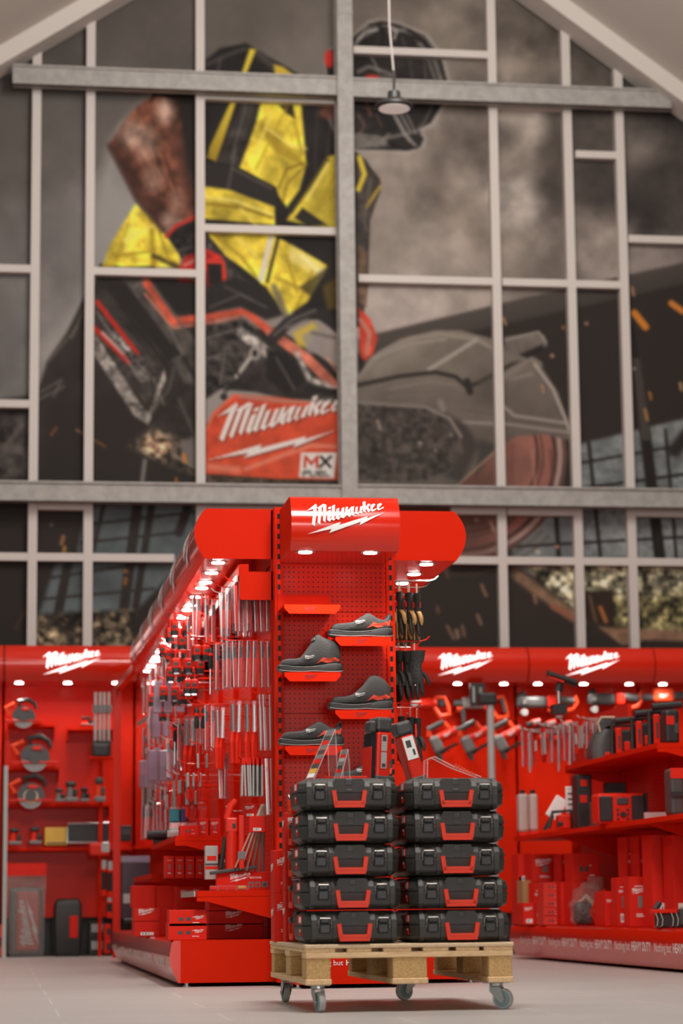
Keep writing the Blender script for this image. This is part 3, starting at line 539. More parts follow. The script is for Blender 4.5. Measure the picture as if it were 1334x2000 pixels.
# ------------------------------------------------------------------ pendant lamp hanging in front of the gable
pl = atY(770, 212, 18.5)
pd = thing('pendant_lamp', 'black saucer pendant lamp hanging on a long white cord before the mural', 'lamp', pl)
k = 78/4722*18.5/2
MB().lathe((0, 0, 0), (0, 0, 1), [(k*.9, 0), (k, .012), (k, .03), (k*.7, .065), (.055, .08), (.05, .14), (.02, .15)], 28).build('shade', BLK, pd, smooth=True)
MB().lathe((0, 0, -.006), (0, 0, 1), [(k*.82, 0), (k*.82, .01)], 28).build('diffuser', mat('pendant_glow', (.8, .75, .7), .5, emit=(1, .9, .82), estr=.22), pd)
MB().tube([(0, 0, .15), (.004, 0, .3), (0, 0, .32)], .012).build('cord_grip', BLK, pd)
MB().tube([(0, 0, .3), (-.03, 0, .7), (-.04, 0, 3.6)], .009).build('cord', mat('cord_white', (.34, .30, .28), .8), pd)
# ------------------------------------------------------------------ shop fittings
SPOTS = []
def arc3(p, q, r, n):       # smooth curve through three profile points
    c = (2*q[0]-.5*(p[0]+r[0]), 2*q[1]-.5*(p[1]+r[1]))
    return [((1-t)**2*p[0]+2*t*(1-t)*c[0]+t*t*r[0], (1-t)**2*p[1]+2*t*(1-t)*c[1]+t*t*r[1]) for t in [i/n for i in range(n+1)]]
CAN = [(0, 0)]+arc3((.372, 0), (.427, .135), (.372, .262), 14)+[(.36, .268), (0, .268)]
def canopy(par, f, s0, s1, lights, k=1., kz=1., zl=0., label=None, e=5., lo=.27):
    g = lambda u, v, s: f(u*k, s, v*kz)
    mb = MB().use(REDK).prism(CAN, g, s0, s1).use(RED); mb.m[0] = mb.m[1] = mb.mi
    o = mb.build('canopy', None, par, smooth=True)
    if label: o['label'] = label
    for s in lights:
        c = Vector(f(lo*k, s, 0))
        d = MB().lathe(c-Vector((0, 0, .004)), (0, 0, 1), [(.052, 0), (.052, .006), (.03, .006)], 20).build('downlight', GLOWRIM, o)
        MB().lathe(c-Vector((0, 0, .007)), (0, 0, 1), [(.034, 0), (.034, .004)], 18).build('lens', LAMP, d)
        SPOTS.append((par.location+c-Vector((0, 0, .02)), e))
    return o
KICK = [(0, 0), (.012, -.0), (.052, .085), (.057, .14), (.045, .205), (.03, .215), (0, .215)]
# --- island run
ISL = thing('island_shelving', 'long red double-sided shelving island with a lit canopy along each side', 'shelving unit', (0, 12.6, 0))
LY = 6.24; IX0, IX1 = 1.46, 2.05
MB().bx(.95, 2.505, 0, LY, .02, .235).build('base_plinth', RED, ISL)
for sx, x0 in ((-1, .95), (1, 2.505)):
    kp = MB().prism(KICK, lambda u, v, s: (x0+sx*u, s, .02+v), 0, LY).build('kick_plate', REDK, ISL, smooth=True)
    if sx < 0:
        text('lettering', [('Nothing but', .062, 0, 0, 0), ('HEAVY DUTY', .062, .0012, .37, 0)], WHT, lambda u, v, d: (x0-.0475-d-.02*min(1, max(0, (v+.02)*8)), .95-u, .095+v), kp)
        base_txt = kp.children[0]
        for q in range(1, 6): c = base_txt.copy(); C.objects.link(c); c.parent = kp; c.location = (0, q*1.02, 0)
for x in (.985, 1.5, 2.1, 2.47):
    for y in (.05, LY-.05): MB().cyl((x, y, 0), (x, y, .03), .012).lathe((x, y, 0), (0, 0, 1), [(.022, 0), (.022, .006)]).build('levelling_foot', STEEL, ISL)
MB().bx(IX0, IX0+.02, .05, LY, .235, 2.48).build('back_panel', PEGY, ISL)
MB().bx(IX1-.02, IX1, .05, LY, .235, 2.48).build('back_panel', PEGY, ISL)
MB().bx(IX0+.02, IX1-.02, .06, .08, .235, 2.46).build('end_panel', RED, ISL)
LL = [m*1.04+o for m in range(6) for o in (.13, .53, .92)]
cl = canopy(ISL, lambda o, s, z: (IX0-.01-o, s, 2.218+z), -.0, LY, LL, lo=.29, e=6)
canopy(ISL, lambda o, s, z: (IX1+.005+o, s, 2.218+z), 0, LY, [.12, .51, .9, 2.2, 2.6, 3.3, 4.3, 5.2], lo=.23, e=6)
def cano_f(f0):        # wraps a flat logo on the bulging front
    return f0
def canopy_o(z):       # outward distance of the canopy front at height z (0..0.268)
    for (o0, z0), (o1, z1) in zip(CAN[1:], CAN[2:-1]):
        if z0 <= z <= z1: return o0+(o1-o0)*(z-z0)/(z1-z0)
    return .36
for q in range(6):
    y = q*1.04+.52
    logo('lettering', .44, SIGN if False else WHT, lambda u, v, d: (IX0-.01-canopy_o(.135+v)-.004-d, y-u, 2.218+.135+v), cl, .003, 2)
for q in range(7):
    y = min(q*1.04+.0, LY-.01)
    MB().prism([(0, -.13), (-.19, -.13), (-.2, -.12), (-.2, .06), (-.15, .06), (-.15, .02), (0, .02)], lambda u, v, d: (IX0+u, y+d, 2.13+v), 0, .006).build('canopy_bracket', RED, ISL)
    for x in (IX0-.03, IX1-.01): MB().bx(x, x+.04, y, y+.05, .235, 2.48).build('upright', RED, ISL)
for q in range(6):
    y = q*1.04+.03
    MB().use(ALU).bx(IX0-.215, IX0-.205, y, y+.98, 2.10, 2.135).use(RED).bx(IX0-.20, IX0-.19, y, y+.98, 2.135, 2.19).build('price_rail', None, ISL)
def shelf(par, x0, x1, y0, y1, z, name='shelf', side=-1, br=True):
    mb = MB().use(RED).bx(x0, x1, y0, y1, z-.03, z)
    if br:
        a, b = (x0, x1) if side < 0 else (x1, x0)
        for y in (y0, y1-.006): mb.prism([(a, z-.032), (b, z-.032), (b, z-.155), (a+(b-a)*.12, z-.055), (a, z-.055)], lambda u, v, d: (u, d, v), y, y+.006)
    return mb.build(name, None, par)
shelf(ISL, 1.035, IX0, .02, 1.02, .487)
MB().use(ALU).bx(1.027, 1.034, .1, 1.0, .457, .485).build('price_rail', None, ISL)
shelf(ISL, 1.0, IX0, 1.06, 3.1, .80)
shelf(ISL, 1.0, IX0, 3.14, 5.2, .62)
for z in (.5, .9): shelf(ISL, IX1, 2.45, .02, 1.02, z, side=1)
TX = 1.622
# --- end bay facing the camera
EC = thing('end_bay_shelving', 'red pegboard end bay with lit curved canopy holding the work shoes', 'shelving unit', (1.75, 12.3, 0))
o = -Vector((1.75, 12.3, 0))
E = lambda x, y, z: (x-1.75, y-12.3, z)
PY_ = 12.46
zs = [.235, .86, 1.39, 1.92, 2.44]
for a, b in zip(zs, zs[1:]): MB().bx(1.475-1.75, 2.03-1.75, PY_-12.3, PY_+.015-12.3, a+.0015, b-.0015).build('peg_panel', PEGX, EC)
for x in (1.452, 2.041):
    u = MB().bx(x-1.75-.022, x-1.75+.022, PY_-.025-12.3, PY_+.06-12.3, .02, 2.47).build('upright', RED, EC)
    MB().bx(x-1.75-.0075, x-1.75+.0075, PY_-.0275-12.3, PY_-.0245-12.3, .3, 2.44).build('slot_strip', SLOT, u)
MB().bx(1.475-1.75, 2.06-1.75, 12.05-12.3, 12.59-12.3, .02, .235).build('base_plinth', RED, EC)
text('lettering', [('Nothing but', .037, 0, 0, 0)], WHT, XZ(TX-1.75, 12.05-12.3, .112), EC); text('lettering', [('HEAVY DUTY', .037, .0008, .216, 0)], WHT, XZ(TX-1.75, 12.05-12.3, .112), EC)
for x in (1.49, 2.045): MB().cyl((x-1.75, 12.07-12.3, 0), (x-1.75, 12.07-12.3, .03), .009).lathe((x-1.75, 12.07-12.3, 0), (0, 0, 1), [(.02, 0), (.02, .006)]).build('levelling_foot', STEEL, EC)
k = 1.2
ce = canopy(EC, lambda o, s, z: (s-1.75, 12.44-o-12.3, 2.175+z), 1.458, 2.012, [1.539, 1.872], k=k, kz=1.04, lo=.345, e=15)
cw = lambda u, v, d: (1.735+u-1.75, 12.44-k*canopy_o((.165+v)/1.04)-.004-d-12.3, 2.175+.165+v)
logo('lettering', .40, WHT, cw, ce, .003, 3)
# --- right-hand low run of shelving
RG = thing('low_shelving_run', 'low red shelving run on the right with a lettered kick plate', 'shelving unit', (3.88, 12.9, 0))
Yn, Yf = 0., 5.35
MB().bx(.05, .95, Yn, Yf, .02, .25).build('base_plinth', RED, RG)
kp = MB().prism([(u, v*1.05) for u, v in KICK], lambda u, v, s: (.05-u, s, .02+v), Yn, Yf).build('kick_plate', REDK, RG, smooth=True)
text('lettering', [('Nothing but', .075, 0, 0, 0), ('HEAVY DUTY', .075, .0015, .445, 0)], WHT, lambda u, v, d: (-.0088-d, 1.05-u, .115+v), kp)
for yy in (.93, 1.86, 2.79, 3.72): c = kp.children[0].copy(); C.objects.link(c); c.parent = kp; c.location = (0, yy, 0)
MB().bx(.52, .55, Yn, Yf, .25, 1.36).build('back_panel', PEGY, RG)
MB().bx(.50, .53, 3.6, Yf, 1.36, 1.78).build('back_panel', PEGY, RG)
for y in (.0, 1.4, 2.6, 3.8, Yf-.05): MB().bx(.49, .56, y, y+.05, .25, 1.37).build('upright', RED, RG)
shelf(RG, .02, .52, Yn, Yf-.1, .905, br=False); shelf(RG, .10, .52, 1.42, 3.86, 1.36)
for y in (.02, 1.42, 3.86): MB().prism([(.02, .87), (.52, .87), (.52, .7), (.08, .85)], lambda u, v, d: (u, d, v), y, y+.006).build('shelf_bracket', RED, RG)
# --- wall bays at the back
BY = 21.5; BX = [.06+1.15*i for i in range(-1, 7)]
WB = []
wl = ['red wall bay at the far left edge, cut off by the frame', 'red wall bay stocked with circular saws below a lit sign, left', 'red wall bay behind the far end of the island, left part', 'red wall bay hidden mostly behind the island canopy', 'red wall bay with planers and rotary hammers just right of the island gloves', 'red wall bay with band saws, second from the right', 'red wall bay at the right edge of the photo']
for i, x in enumerate(BX[:-1]):
    t = thing('wall_bay_shelving', wl[i], 'shelving unit', (x, BY, 0), 0, 'wall bays along the back'); WB.append(t)
    MB().bx(.012, 1.138, 0, .02, .33, 2.62).build('peg_panel', PEGX, t)
    for q in (0, 1.145): MB().bx(q-.02+.01, q+.02-.005, -.012, .05, 0, 2.62).build('upright', RED, t)
    MB().bx(.02, 1.13, .1, .13, .0, .33).build('plinth_recess', BLK, t)
    c = canopy(t, lambda o, s, z: (s, -o, 2.345+z), .006, 1.144, [.13, .55, .97] if i != 3 else [], k=1.46, kz=1.15, lo=.255, e=6.5)
    if i not in (3,):
        logo('lettering', .5, SIGN, lambda u, v, d: (.575+u, -1.46*canopy_o((.16+v)/1.15)-.006-d, 2.345+.16+v), c, .004, 2)
def wshelf(bay, u0, u1, v, depth=.32, name='shelf'):
    t = WB[bay]; a = atY(u0, v, BY-depth); b = atY(u1, v, BY-depth)
    x0, x1 = a.x-t.location.x, b.x-t.location.x
    MB().use(RED).bx(x0, x1, -depth, 0, a.z-.025, a.z).bx(x0, x0+.006, -depth*.8, 0, a.z-.11, a.z-.025).bx(x1-.006, x1, -depth*.8, 0, a.z-.11, a.z-.025).build(name, None, t)
    return a.z
ZS = {}
ZS['a'] = wshelf(1, 15, 108, 1413); ZS['b'] = wshelf(1, 132, 222, 1420); ZS['c'] = wshelf(1, 10, 116, 1498)
ZS['d'] = wshelf(1, 10, 215, 1570); ZS['e'] = wshelf(1, 9, 258, 1656); ZS['f'] = wshelf(2, 262, 345, 1652)
# pale flat post and the bent tube frame on the left
t = MB().bx(-.015, .02, -.03, 0, 0, 1.62).build('display_post', LGT, None, (atY(10, 1600, 21.05).x, 21.05, 0)); tag(t, 'pale square post at the left edge beside the saw shelves', 'post')
p0 = atY(229, 1345, 20.4); p1 = atY(264, 1304, 19.3); p2 = atY(338, 1303, 19.3)
fr = MB()
def sq(a, b, w):
    a, b = Vector(a), Vector(b); d = (b-a).normalized(); s = d.cross(Vector((0, 1, 0))) if abs(d.y) < .9 else Vector((1, 0, 0)); s.normalize(); q = d.cross(s).normalized()
    fr.rings([[a+s*w+q*w, a-s*w+q*w, a-s*w-q*w, a+s*w-q*w], [b+s*w+q*w, b-s*w+q*w, b-s*w-q*w, b+s*w-q*w]])
sq((p0.x, p0.y, 0), p0, .03); sq(p0, p1, .025); sq(p1, (1.44, 19.3, p2.z), .025); sq((1.44, 19.3, 0), (1.44, 19.3, p2.z+.02), .03)
tag(fr.build('tube_arch', REDG), 'bent red square-tube frame standing between island and left wall bay', 'frame')
# ------------------------------------------------------------------ pallet on castors
PX0, PX1, PY0, PY1 = 1.178, 1.986, 9.30, 10.50
PAL = thing('wooden_pallet', 'pale wooden pallet on four castors carrying two rows of tool cases', 'pallet', ((PX0+PX1)/2, (PY0+PY1)/2, 0))
pc = PAL.location
Lp = lambda x0, x1, y0, y1, z0, z1: (x0-pc.x, x1-pc.x, y0-pc.y, y1-pc.y, z0, z1)
ZP = .104
def pbox(name, m, *a): return MB().bb(*Lp(*a), .003, 1).build(name, m, PAL)
for x0, x1 in ((PX0, PX0+.1), ((PX0+PX1)/2-.07, (PX0+PX1)/2+.07), (PX1-.1, PX1)):
    pbox('bottom_runner', PINEY, x0, x1, PY0, PY1, ZP, ZP+.022)
    for y0 in (PY0, (PY0+PY1)/2-.07, PY1-.10): pbox('block', BLOCK, x0+.004, x1-.004, y0+.004, y0+(.145 if y0 != PY1-.10 else .096), ZP+.022, ZP+.1)
for y0, y1 in ((PY0, PY0+.12), ((PY0+PY1)/2-.07, (PY0+PY1)/2+.07), (PY1-.12, PY1)): pbox('cross_board', PINE, PX0, PX1, y0, y1, ZP+.1, ZP+.122)
for i, (x0, w) in enumerate(((PX0, .115), (PX0+.16, .095), (PX0+.30, .11), (PX0+.455, .10), (PX0+.585, .09), (PX1-.115, .115))): pbox('deck_board', PINEY, x0, x0+w, PY0, PY1, ZP+.122, ZP+.137)
pbox('top_sheet', OSB, PX0-.003, PX1+.003, PY0-.003, PY1+.003, ZP+.137, ZP+.152)
ZD = ZP+.152
def castor(x, y, rz, name='castor'):
    c = bpy.data.objects.new(name, None); C.objects.link(c); c.parent = PAL; c.location = (x-pc.x, y-pc.y, 0); c.rotation_euler = (0, 0, rz); c.empty_display_size = .03
    r = .040
    MB().bb(-.045, .045, -.035, .035, ZP-.004, ZP, .001, 1).lathe((0, 0, ZP-.018), (0, 0, 1), [(.02, 0), (.026, .004), (.026, .014)], 16).build('swivel_plate', STEEL, c)
    mb = MB()
    for s in (-1, 1): mb.prism([(-.022, ZP-.018), (.022, ZP-.018), (.037, .04), (.031, .026), (.017, .028), (-.022, ZP-.036)], lambda u, v, d: (u, d, v), s*.019-.001, s*.019+.001)
    mb.bx(-.022, .022, -.02, .02, ZP-.02, ZP-.017); mb.cyl((.027, -.023, r), (.027, .023, r), .006)
    mb.build('fork', STEEL, c)
    MB().use(TREAD).lathe((.027, -.013, r), (0, 1, 0), [(r-.009, 0), (r-.002, .001), (r, .006), (r, .02), (r-.002, .025), (r-.009, .026)], 28).use(GREENT).lathe((.027, -.0135, r), (0, 1, 0), [(r-.013, 0), (r-.009, .0), (r-.009, .027), (r-.013, .027)], 28).use(GRY).lathe((.027, -.011, r), (0, 1, 0), [(.008, -.002), (r-.013, 0), (r-.013, .022), (.008, .024)], 24).build('wheel', None, c, smooth=True)
castor(PX0+.055, PY0+.07, R(-80)); castor(PX1-.055, PY0+.07, R(-30)); castor(PX0+.06, PY1-.08, R(95)); castor(PX1-.22, PY1-.08, R(-150))
# ------------------------------------------------------------------ tool cases
CW, CD, CH = .392, .33, .1272
def oct_(x0, x1, y0, y1, c): return [(x0+c, y0), (x1-c, y0), (x1, y0+c), (x1, y1-c), (x1-c, y1), (x0+c, y1), (x0, y1-c), (x0, y0+c)]
def make_case():
    t = thing('tool_case', '', 'tool case', (0, 0, 0)); w, d, h = CW/2, CD/2, CH
    def shell(levels):
        return [[(x, y, z) for x, y in oct_(-w+i, w-i, -d+i, d-i, .042)] for z, i in levels]
    MB().rings(shell([(0.003, .03), (.004, .028), (.018, .008), (.024, .004), (.060, 0), (.068, 0), (.070, .003)])).build('lower_shell', CASEM, t)
    lid = MB().rings(shell([(.0715, .003), (.073, 0), (.084, 0), (.106, .006), (.1205, .026), (.1235, .034), (.126, .038)])); lid.build('lid', CASEM, t)
    f = -d
    for sx in (-1, 1):                                    # ribs flanking each latch bay
        for q in (.072, .155):
            x = sx*q
            MB().rings([[(x-b, f+i, z), (x+b, f+i, z), (x+b, f+.03, z), (x-b, f+.03, z)] for z, i, b in ((.008, .012, .007), (.024, -.004, .009), (.062, -.009, .010), (.092, -.008, .010), (.112, .006, .009), (.124, .026, .007))]).build('corner_rib', CASEM, t)
    MB().prism([(-.062, .070), (.062, .070), (.062, .108), (.052, .122), (-.052, .122), (-.062, .108)], lambda u, v, dd: (u, f+dd, v), -.007, .02).build('centre_panel', CASEM, t)
    MB().bb(-.016, .016, f-.0085, f+.01, .095, .1235, .004, 1).build('thumb_recess', BLK, t)
    MB().bb(-.014, .014, f-.0082, f+.01, .071, .084, .003, 1).build('lock_tab', BLK, t)
    for sx in (-1, 1):
        x = sx*.113
        l = MB().bb(x-.022, x+.022, f-.012, f+.012, .040, .078, .006, 2).bb(x-.019, x+.019, f-.0135, f+.008, .080, .097, .005, 2).build('latch', BLK, t)
        MB().tube([(x-.0245, f-.010, .062), (x-.0255, f-.015, .088), (x-.019, f-.017, .099), (x+.019, f-.017, .099), (x+.0255, f-.015, .088), (x+.0245, f-.010, .062)], .0014, 6).build('wire_loop', mat('wire_steel', (.42, .38, .34), .4, .9), l)
    hp = [(-.060, .074), (-.053, .024), (.053, .024), (.060, .074)]
    mb = MB()
    def seg(p, q, w1): 
        a, b = Vector((p[0], 0, p[1])), Vector((q[0], 0, q[1])); dr = (b-a).normalized(); n = Vector((-dr.z, 0, dr.x))
        mb.rings([[c+n*w1+Vector((0, f-.024, 0)), c-n*w1+Vector((0, f-.024, 0)), c-n*w1+Vector((0, f-.006, 0)), c+n*w1+Vector((0, f-.006, 0))] for c in (a-dr*w1*.4, b+dr*w1*.4)])
    seg(hp[0], hp[1], .0078); seg(hp[3], hp[2], .0078); seg(hp[1], hp[2], .0125)
    h_ = mb.build('handle', mat('handle_red', (.82, .035, .006), .4, 0, .25), t); h_['label'] = 'red plastic carrying handle'
    g = MB()
    for i in range(12): g.cyl((-.046+i*.0084, f-.0255, .032), (-.046+i*.0084, f-.0235, .032), .0034, n=8)
    g.build('grip_ribs', ORNG, h_)
    for s in (-1,):                                       # stickers on the side
        b = MB().use(CARD).bx(s*w-.0012, s*w+.002, -d+.055, -d+.165, .078, .108).use(WHT).bx(s*w-.002, s*w+.001, -d+.06, -d+.115, .082, .105)
        b.T = Matrix.Identity(4); b.build('sticker', None, t)
        MB().use(CARD).bx(s*w-.0012, s*w+.002, -d+.075, -d+.115, .032, .058).use(WHT).bx(s*w-.002, s*w+.001, -d+.08, -d+.10, .048, .056).build('sticker', None, t)
    return t
ORD = ['topmost', 'second from the top', 'middle', 'second from the bottom', 'lowest']
case0 = make_case(); FIRST = [True]
def put_case(x, y, z, rz, label, group):
    if FIRST[0]:
        FIRST[0] = False; case0.location = (x, y, z); case0.rotation_euler = (0, 0, rz); case0['label'] = label; case0['group'] = group; return case0
    return dup(case0, (x, y, z), (0, 0, rz), label, group)
jit = [(.0, 0), (.002, .003), (-.003, 0), (.002, -.003), (.004, .004)]
for k in range(5):
    z = ZD+(4-k)*CH; dx = .004*(k-2)
    put_case(1.359+dx*.5+jit[k][0], 9.305+CD/2+.012, z, R(.4*(k-2)*.5), 'black tool case, %s of the front left stack on the pallet' % ORD[k], 'tool cases on the pallet')
    put_case(1.782+dx+jit[4-k][0], 9.305+CD/2+.02, z, R(-.5+.4*(k-2)*.4), 'black tool case, %s of the front right stack on the pallet' % ORD[k], 'tool cases on the pallet')
    put_case(1.178+.036+CD/2, 9.67+CW/2, z-(.008 if k == 0 else 0), R(-90), 'black tool case turned sideways behind the front left stack, %s' % ORD[k], 'tool cases on the pallet')
    put_case(1.78, 9.67+CW/2, z, R(90), 'black tool case, stack behind the front right one, %s' % ORD[k], 'tool cases on the pallet')
# ------------------------------------------------------------------ cartons: red boxes with printed fronts
def carton(name, label, cat, loc, w, d, h, rz=0, group=None, style='logo', m=None, tilt=None):
    t = thing(name, label, cat, loc, rz, group)
    if tilt: t.rotation_euler = tilt
    b = MB().bb(-w/2, w/2, -d/2, d/2, 0, h, .002, 1).build('carton', m or CARD, t)
    f = -d/2-.0006
    if 'logo' in style: logo('print', min(w*.7, h*1.2), WHT, XZ(-w*.05, f, h*.72), t, .0006)
    if 'win' in style:
        mb = MB().use(DKG)
        n = max(1, int(w/.05)) if w > h else 1
        for i in range(2): mb.bb(-w*.18+i*w*.2-w*.06, -w*.18+i*w*.2+w*.06, f-.0008, f, h*.34, h*.54, .0002, 1)
        mb.use(WHT).bx(w*.12, w*.2, f-.0008, f, h*.55, h*.58).bx(w*.12, w*.3, f-.0008, f, h*.2, h*.24); mb.build('picture_print', None, t)
    if 'bar' in style: MB().use(WHT).bx(-w*.25, w*.25, f-.0007, f, h*.08, h*.26).use(BLK).bx(-w*.18, -.14*w, f-.001, f, h*.12, h*.22).bx(-w*.08, -.02*w, f-.001, f, h*.12, h*.22).bx(.04*w, .07*w, f-.001, f, h*.12, h*.22).build('barcode_label', None, t)
    if 'tall' in style: MB().use(GRY).bb(-w*.1, w*.1, f-.0008, f, h*.38, h*.62, .0002, 1).use(WHT).bx(-w*.2, w*.2, f-.0008, f, h*.2, h*.22).bx(-w*.2, w*.1, f-.0008, f, h*.24, h*.26).bx(-w*.25, w*.25, f-.0008, f, h*.8, h*.815).build('picture_print', None, t)
    if 'side' in style: logo('side_print', min(d*.7, h*.9), WHT, YZ(-w/2-.0006, 0, h*.6), t, .0006)
    return t
# red cartons at the back left of the pallet
gx_ = 1.205
for i, (y, z, h, n) in enumerate(((10.14, ZD, .21, 'lowest'), (10.14, ZD+.211, .21, 'middle'), (10.14, ZD+.422, .11, 'topmost'))):
    carton('product_carton', 'red carton with white print, %s behind the sideways cases on the pallet' % n, 'box', (gx_+.035, y, z), .09, .10, h, 0, 'red cartons at the back of the pallet', 'logotallside')
for i, (z, h, n) in enumerate(((ZD, .2, 'lower'), (ZD+.201, .18, 'upper'))):
    carton('product_carton', 'narrow red carton at the back left corner of the pallet, %s one' % n, 'box', (1.215, 10.30, z), .10, .12, h, 0, 'red cartons at the back of the pallet', 'logotallside')
ZT = ZD+5*CH
# things lying on the cases
carton('flat_red_box', 'flat red box lying on the front left stack behind the price stands', 'box', (1.36, 9.62, ZT), .20, .14, .018, R(4), None, '')
def stand(label, loc, rz, pts, w):
    t = thing('acrylic_stand', label, 'display stand', loc, rz)
    mb = MB(); 
    for (a, b), (c, d) in zip(pts, pts[1:]): mb.rings([[(a, -w, b), (a, w, b), (a+.003, w, b+.002), (a+.003, -w, b+.002)], [(c, -w, d), (c, w, d), (c+.003, w, d+.002), (c+.003, -w, d+.002)]])
    mb.build('acrylic_sheet', CLEARB, t)
    e = MB()
    for yy in (-w, w): e.tube([(a, yy, b) for a, b in pts], .0013, 4)
    e.build('bright_edge', CLEARE, t); return t
def strip(par, p, q, w, cols, off=-.002):
    mb = MB(); p, q = Vector(p), Vector(q); n = len(cols)
    for i, m in enumerate(cols):
        a = p.lerp(q, i/n); b = p.lerp(q, (i+.92)/n); mb.use(m).add([(a.x+off, -w, a.z), (a.x+off, w, a.z), (b.x+off, w, b.z), (b.x+off, -w, b.z)], [(0, 1, 2, 3)])
    mb.build('price_card', None, par)
s = stand('clear acrylic price stand with a tall printed strip, left of the pallet stacks', (1.225, 9.50, ZT), R(22), [(0, 0), (.10, .20), (.103, .15), (.108, 0)], .033)
strip(s, (.004, 0, .01), (.098, 0, .196), .028, [WHT, YEL, DKG, CARD, GRY, DKG, GRY, CARD, DKG, GRY])
s = stand('small clear acrylic price stand right of the taller one on the left stack', (1.325, 9.42, ZT), R(24), [(0, 0), (.035, .115), (.038, .08), (.043, 0)], .024)
strip(s, (.002, 0, .01), (.0345, 0, .112), .02, [GRY, CARD, DKG, GRY, LGT, CARD, GRY])
s = stand('bent clear acrylic sign stand with red letters on the right stack', (1.655, 9.42, ZT), 0, [(.02, 0), (.022, .072), (.05, .084), (.125, .045), (.235, .004)], .04)
mb = MB()
for i in range(7): mb.bx(.13+i*.012, .138+i*.012, -.0415, -.0405, .042-i*.006, .056-i*.006)
mb.build('red_lettering', ORNG, s)
# two upright red and black tool boxes
def redtool(label, loc, rz, tilt, lab):
    t = thing('light_in_sleeve', label, 'tool', loc, 0, None); t.rotation_euler = (0, tilt, rz)
    MB().bb(-.032, .032, -.05, .05, 0, .205, .012, 2).build('red_body', REDP, t)
    MB().bb(-.034, .034, -.052, .052, .203, .262, .012, 2).build('black_cap', DKG, t); MB().bb(-.034, .034, -.052, .052, -.002, .03, .01, 2).build('black_base', DKG, t)
    if lab: 
        MB().use(WHT).bx(-.024, .024, -.0515, -.05, .10, .195).use(DKG).bx(-.014, .008, -.052, -.0505, .15, .18).bx(.006, .016, -.052, -.0505, .115, .14).build('paper_label', None, t)
    else: MB().use(LGT).bx(-.012, .012, -.0515, -.05, .125, .19).bx(-.012, .012, -.0515, -.05, .055, .12).use(DKG).bx(-.008, .008, -.052, -.0505, .165, .185).bx(-.008, .008, -.052, -.0505, .06, .075).build('paper_label', None, t)
    return t
p = atY(758, 1520, 9.72)
t = redtool('upright red tool with black cap and paired labels on the left stack', (1.533, 9.72, ZT), R(14), R(3), 0)
MB().bb(-.052, -.032, -.045, .045, .0, .20, .004, 1).build('clear_front', mat('dark_glossy', (.02, .02, .025), .1), t)
MB().bb(-.054, -.051, -.046, .046, 0, .14, .001, 1).build('red_side', REDP, t)
MB().bb(-.062, -.034, -.05, .02, .195, .245, .008, 1).build('belt_clip', DKG, t)
redtool('red and black tool with a white barcode label, leaning between the stacks', (1.738, 9.98, ZT+.012), R(6), R(-16), 1)
# ------------------------------------------------------------------ shoe trays and work shoes on the end bay
LIP = 12.15
TZ = []
def tray(x0, z, label):
    w = .288
    t = thing('shoe_tray', label, 'shelf', (x0+w/2, LIP, z), 0, 'shoe trays on the end bay')
    MB().bx(-w/2, w/2, 0, .280, -.003, 0).prism([(-w/2, 0), (w/2, 0), (w/2-.02, .085), (-w/2, .085)], lambda u, v, d: (u, d, v), .276, .280).build('tray_top', RED, t)
    MB().prism([(-w/2, 0), (w/2, 0), (w/2-.0, -.018), (w/2-.026, -.046), (-w/2+.026, -.046), (-w/2, -.018)], lambda u, v, d: (u, d, v), -.003, 0).build('front_lip', RED, t)
    logo('lettering', .064, DARKRED, XZ(-.01, -.0032, -.022), t, .0004); return t
for x, z, l in ((1.444, 1.920, 'empty red shoe tray at the top left of the pegboard end bay'), (1.706, 1.756, 'upper right red shoe tray, carrying a low black shoe'), (1.443, 1.574, 'middle left red shoe tray, carrying the boot with a dial'),
                (1.701, 1.383, 'lower right red shoe tray, carrying the laced ankle boot'), (1.444, 1.201, 'lowest left red shoe tray, behind the tall acrylic strip'), (1.70, 1.00, 'lowest right red shoe tray, hidden behind the upright tools')): tray(x, z, l)
def loft(mb, st, zb=None, n=14):     # st: x, z0, h, w, pow
    rs = []
    for x, z0, h, w, p in st:
        ring = []
        for k in range(n):
            a = 2*math.pi*k/n; c, s_ = math.cos(a), math.sin(a)
            ring.append((x, w*math.copysign(abs(c)**p, c), (z0+h)/2+(h-z0)/2*math.copysign(abs(s_)**p, s_)))
        rs.append(ring)
    return mb.rings(rs)
LOW = [(.0,.012,.034,.016),(.008,.012,.052,.034),(.02,.012,.064,.044),(.045,.012,.068,.049),(.08,.012,.070,.050),(.11,.012,.074,.049),(.135,.012,.088,.047),(.16,.012,.103,.044),(.185,.012,.117,.040),(.20,.012,.118,.038),(.22,.012,.106,.037),(.245,.012,.092,.037),(.27,.012,.086,.037),(.288,.012,.098,.035),(.298,.012,.112,.030),(.306,.012,.110,.022)]
DIAL = [(.0,.012,.034,.016),(.008,.012,.050,.034),(.02,.012,.062,.044),(.045,.012,.067,.049),(.08,.012,.068,.050),(.105,.012,.073,.049),(.125,.012,.095,.047),(.145,.012,.122,.045),(.165,.012,.150,.043),(.182,.012,.180,.040),(.20,.012,.186,.040),(.215,.012,.172,.040),(.24,.012,.163,.040),(.27,.012,.155,.040),(.292,.012,.145,.037),(.304,.012,.120,.028)]
MID = [(.0,.012,.034,.016),(.008,.012,.050,.034),(.02,.012,.062,.044),(.045,.012,.066,.049),(.08,.012,.067,.050),(.11,.012,.074,.049),(.14,.012,.096,.046),(.165,.012,.118,.044),(.182,.012,.140,.042),(.20,.012,.162,.040),(.22,.012,.168,.040),(.245,.012,.164,.040),(.27,.012,.150,.040),(.288,.012,.134,.037),(.298,.012,.115,.032),(.305,.012,.09,.025)]
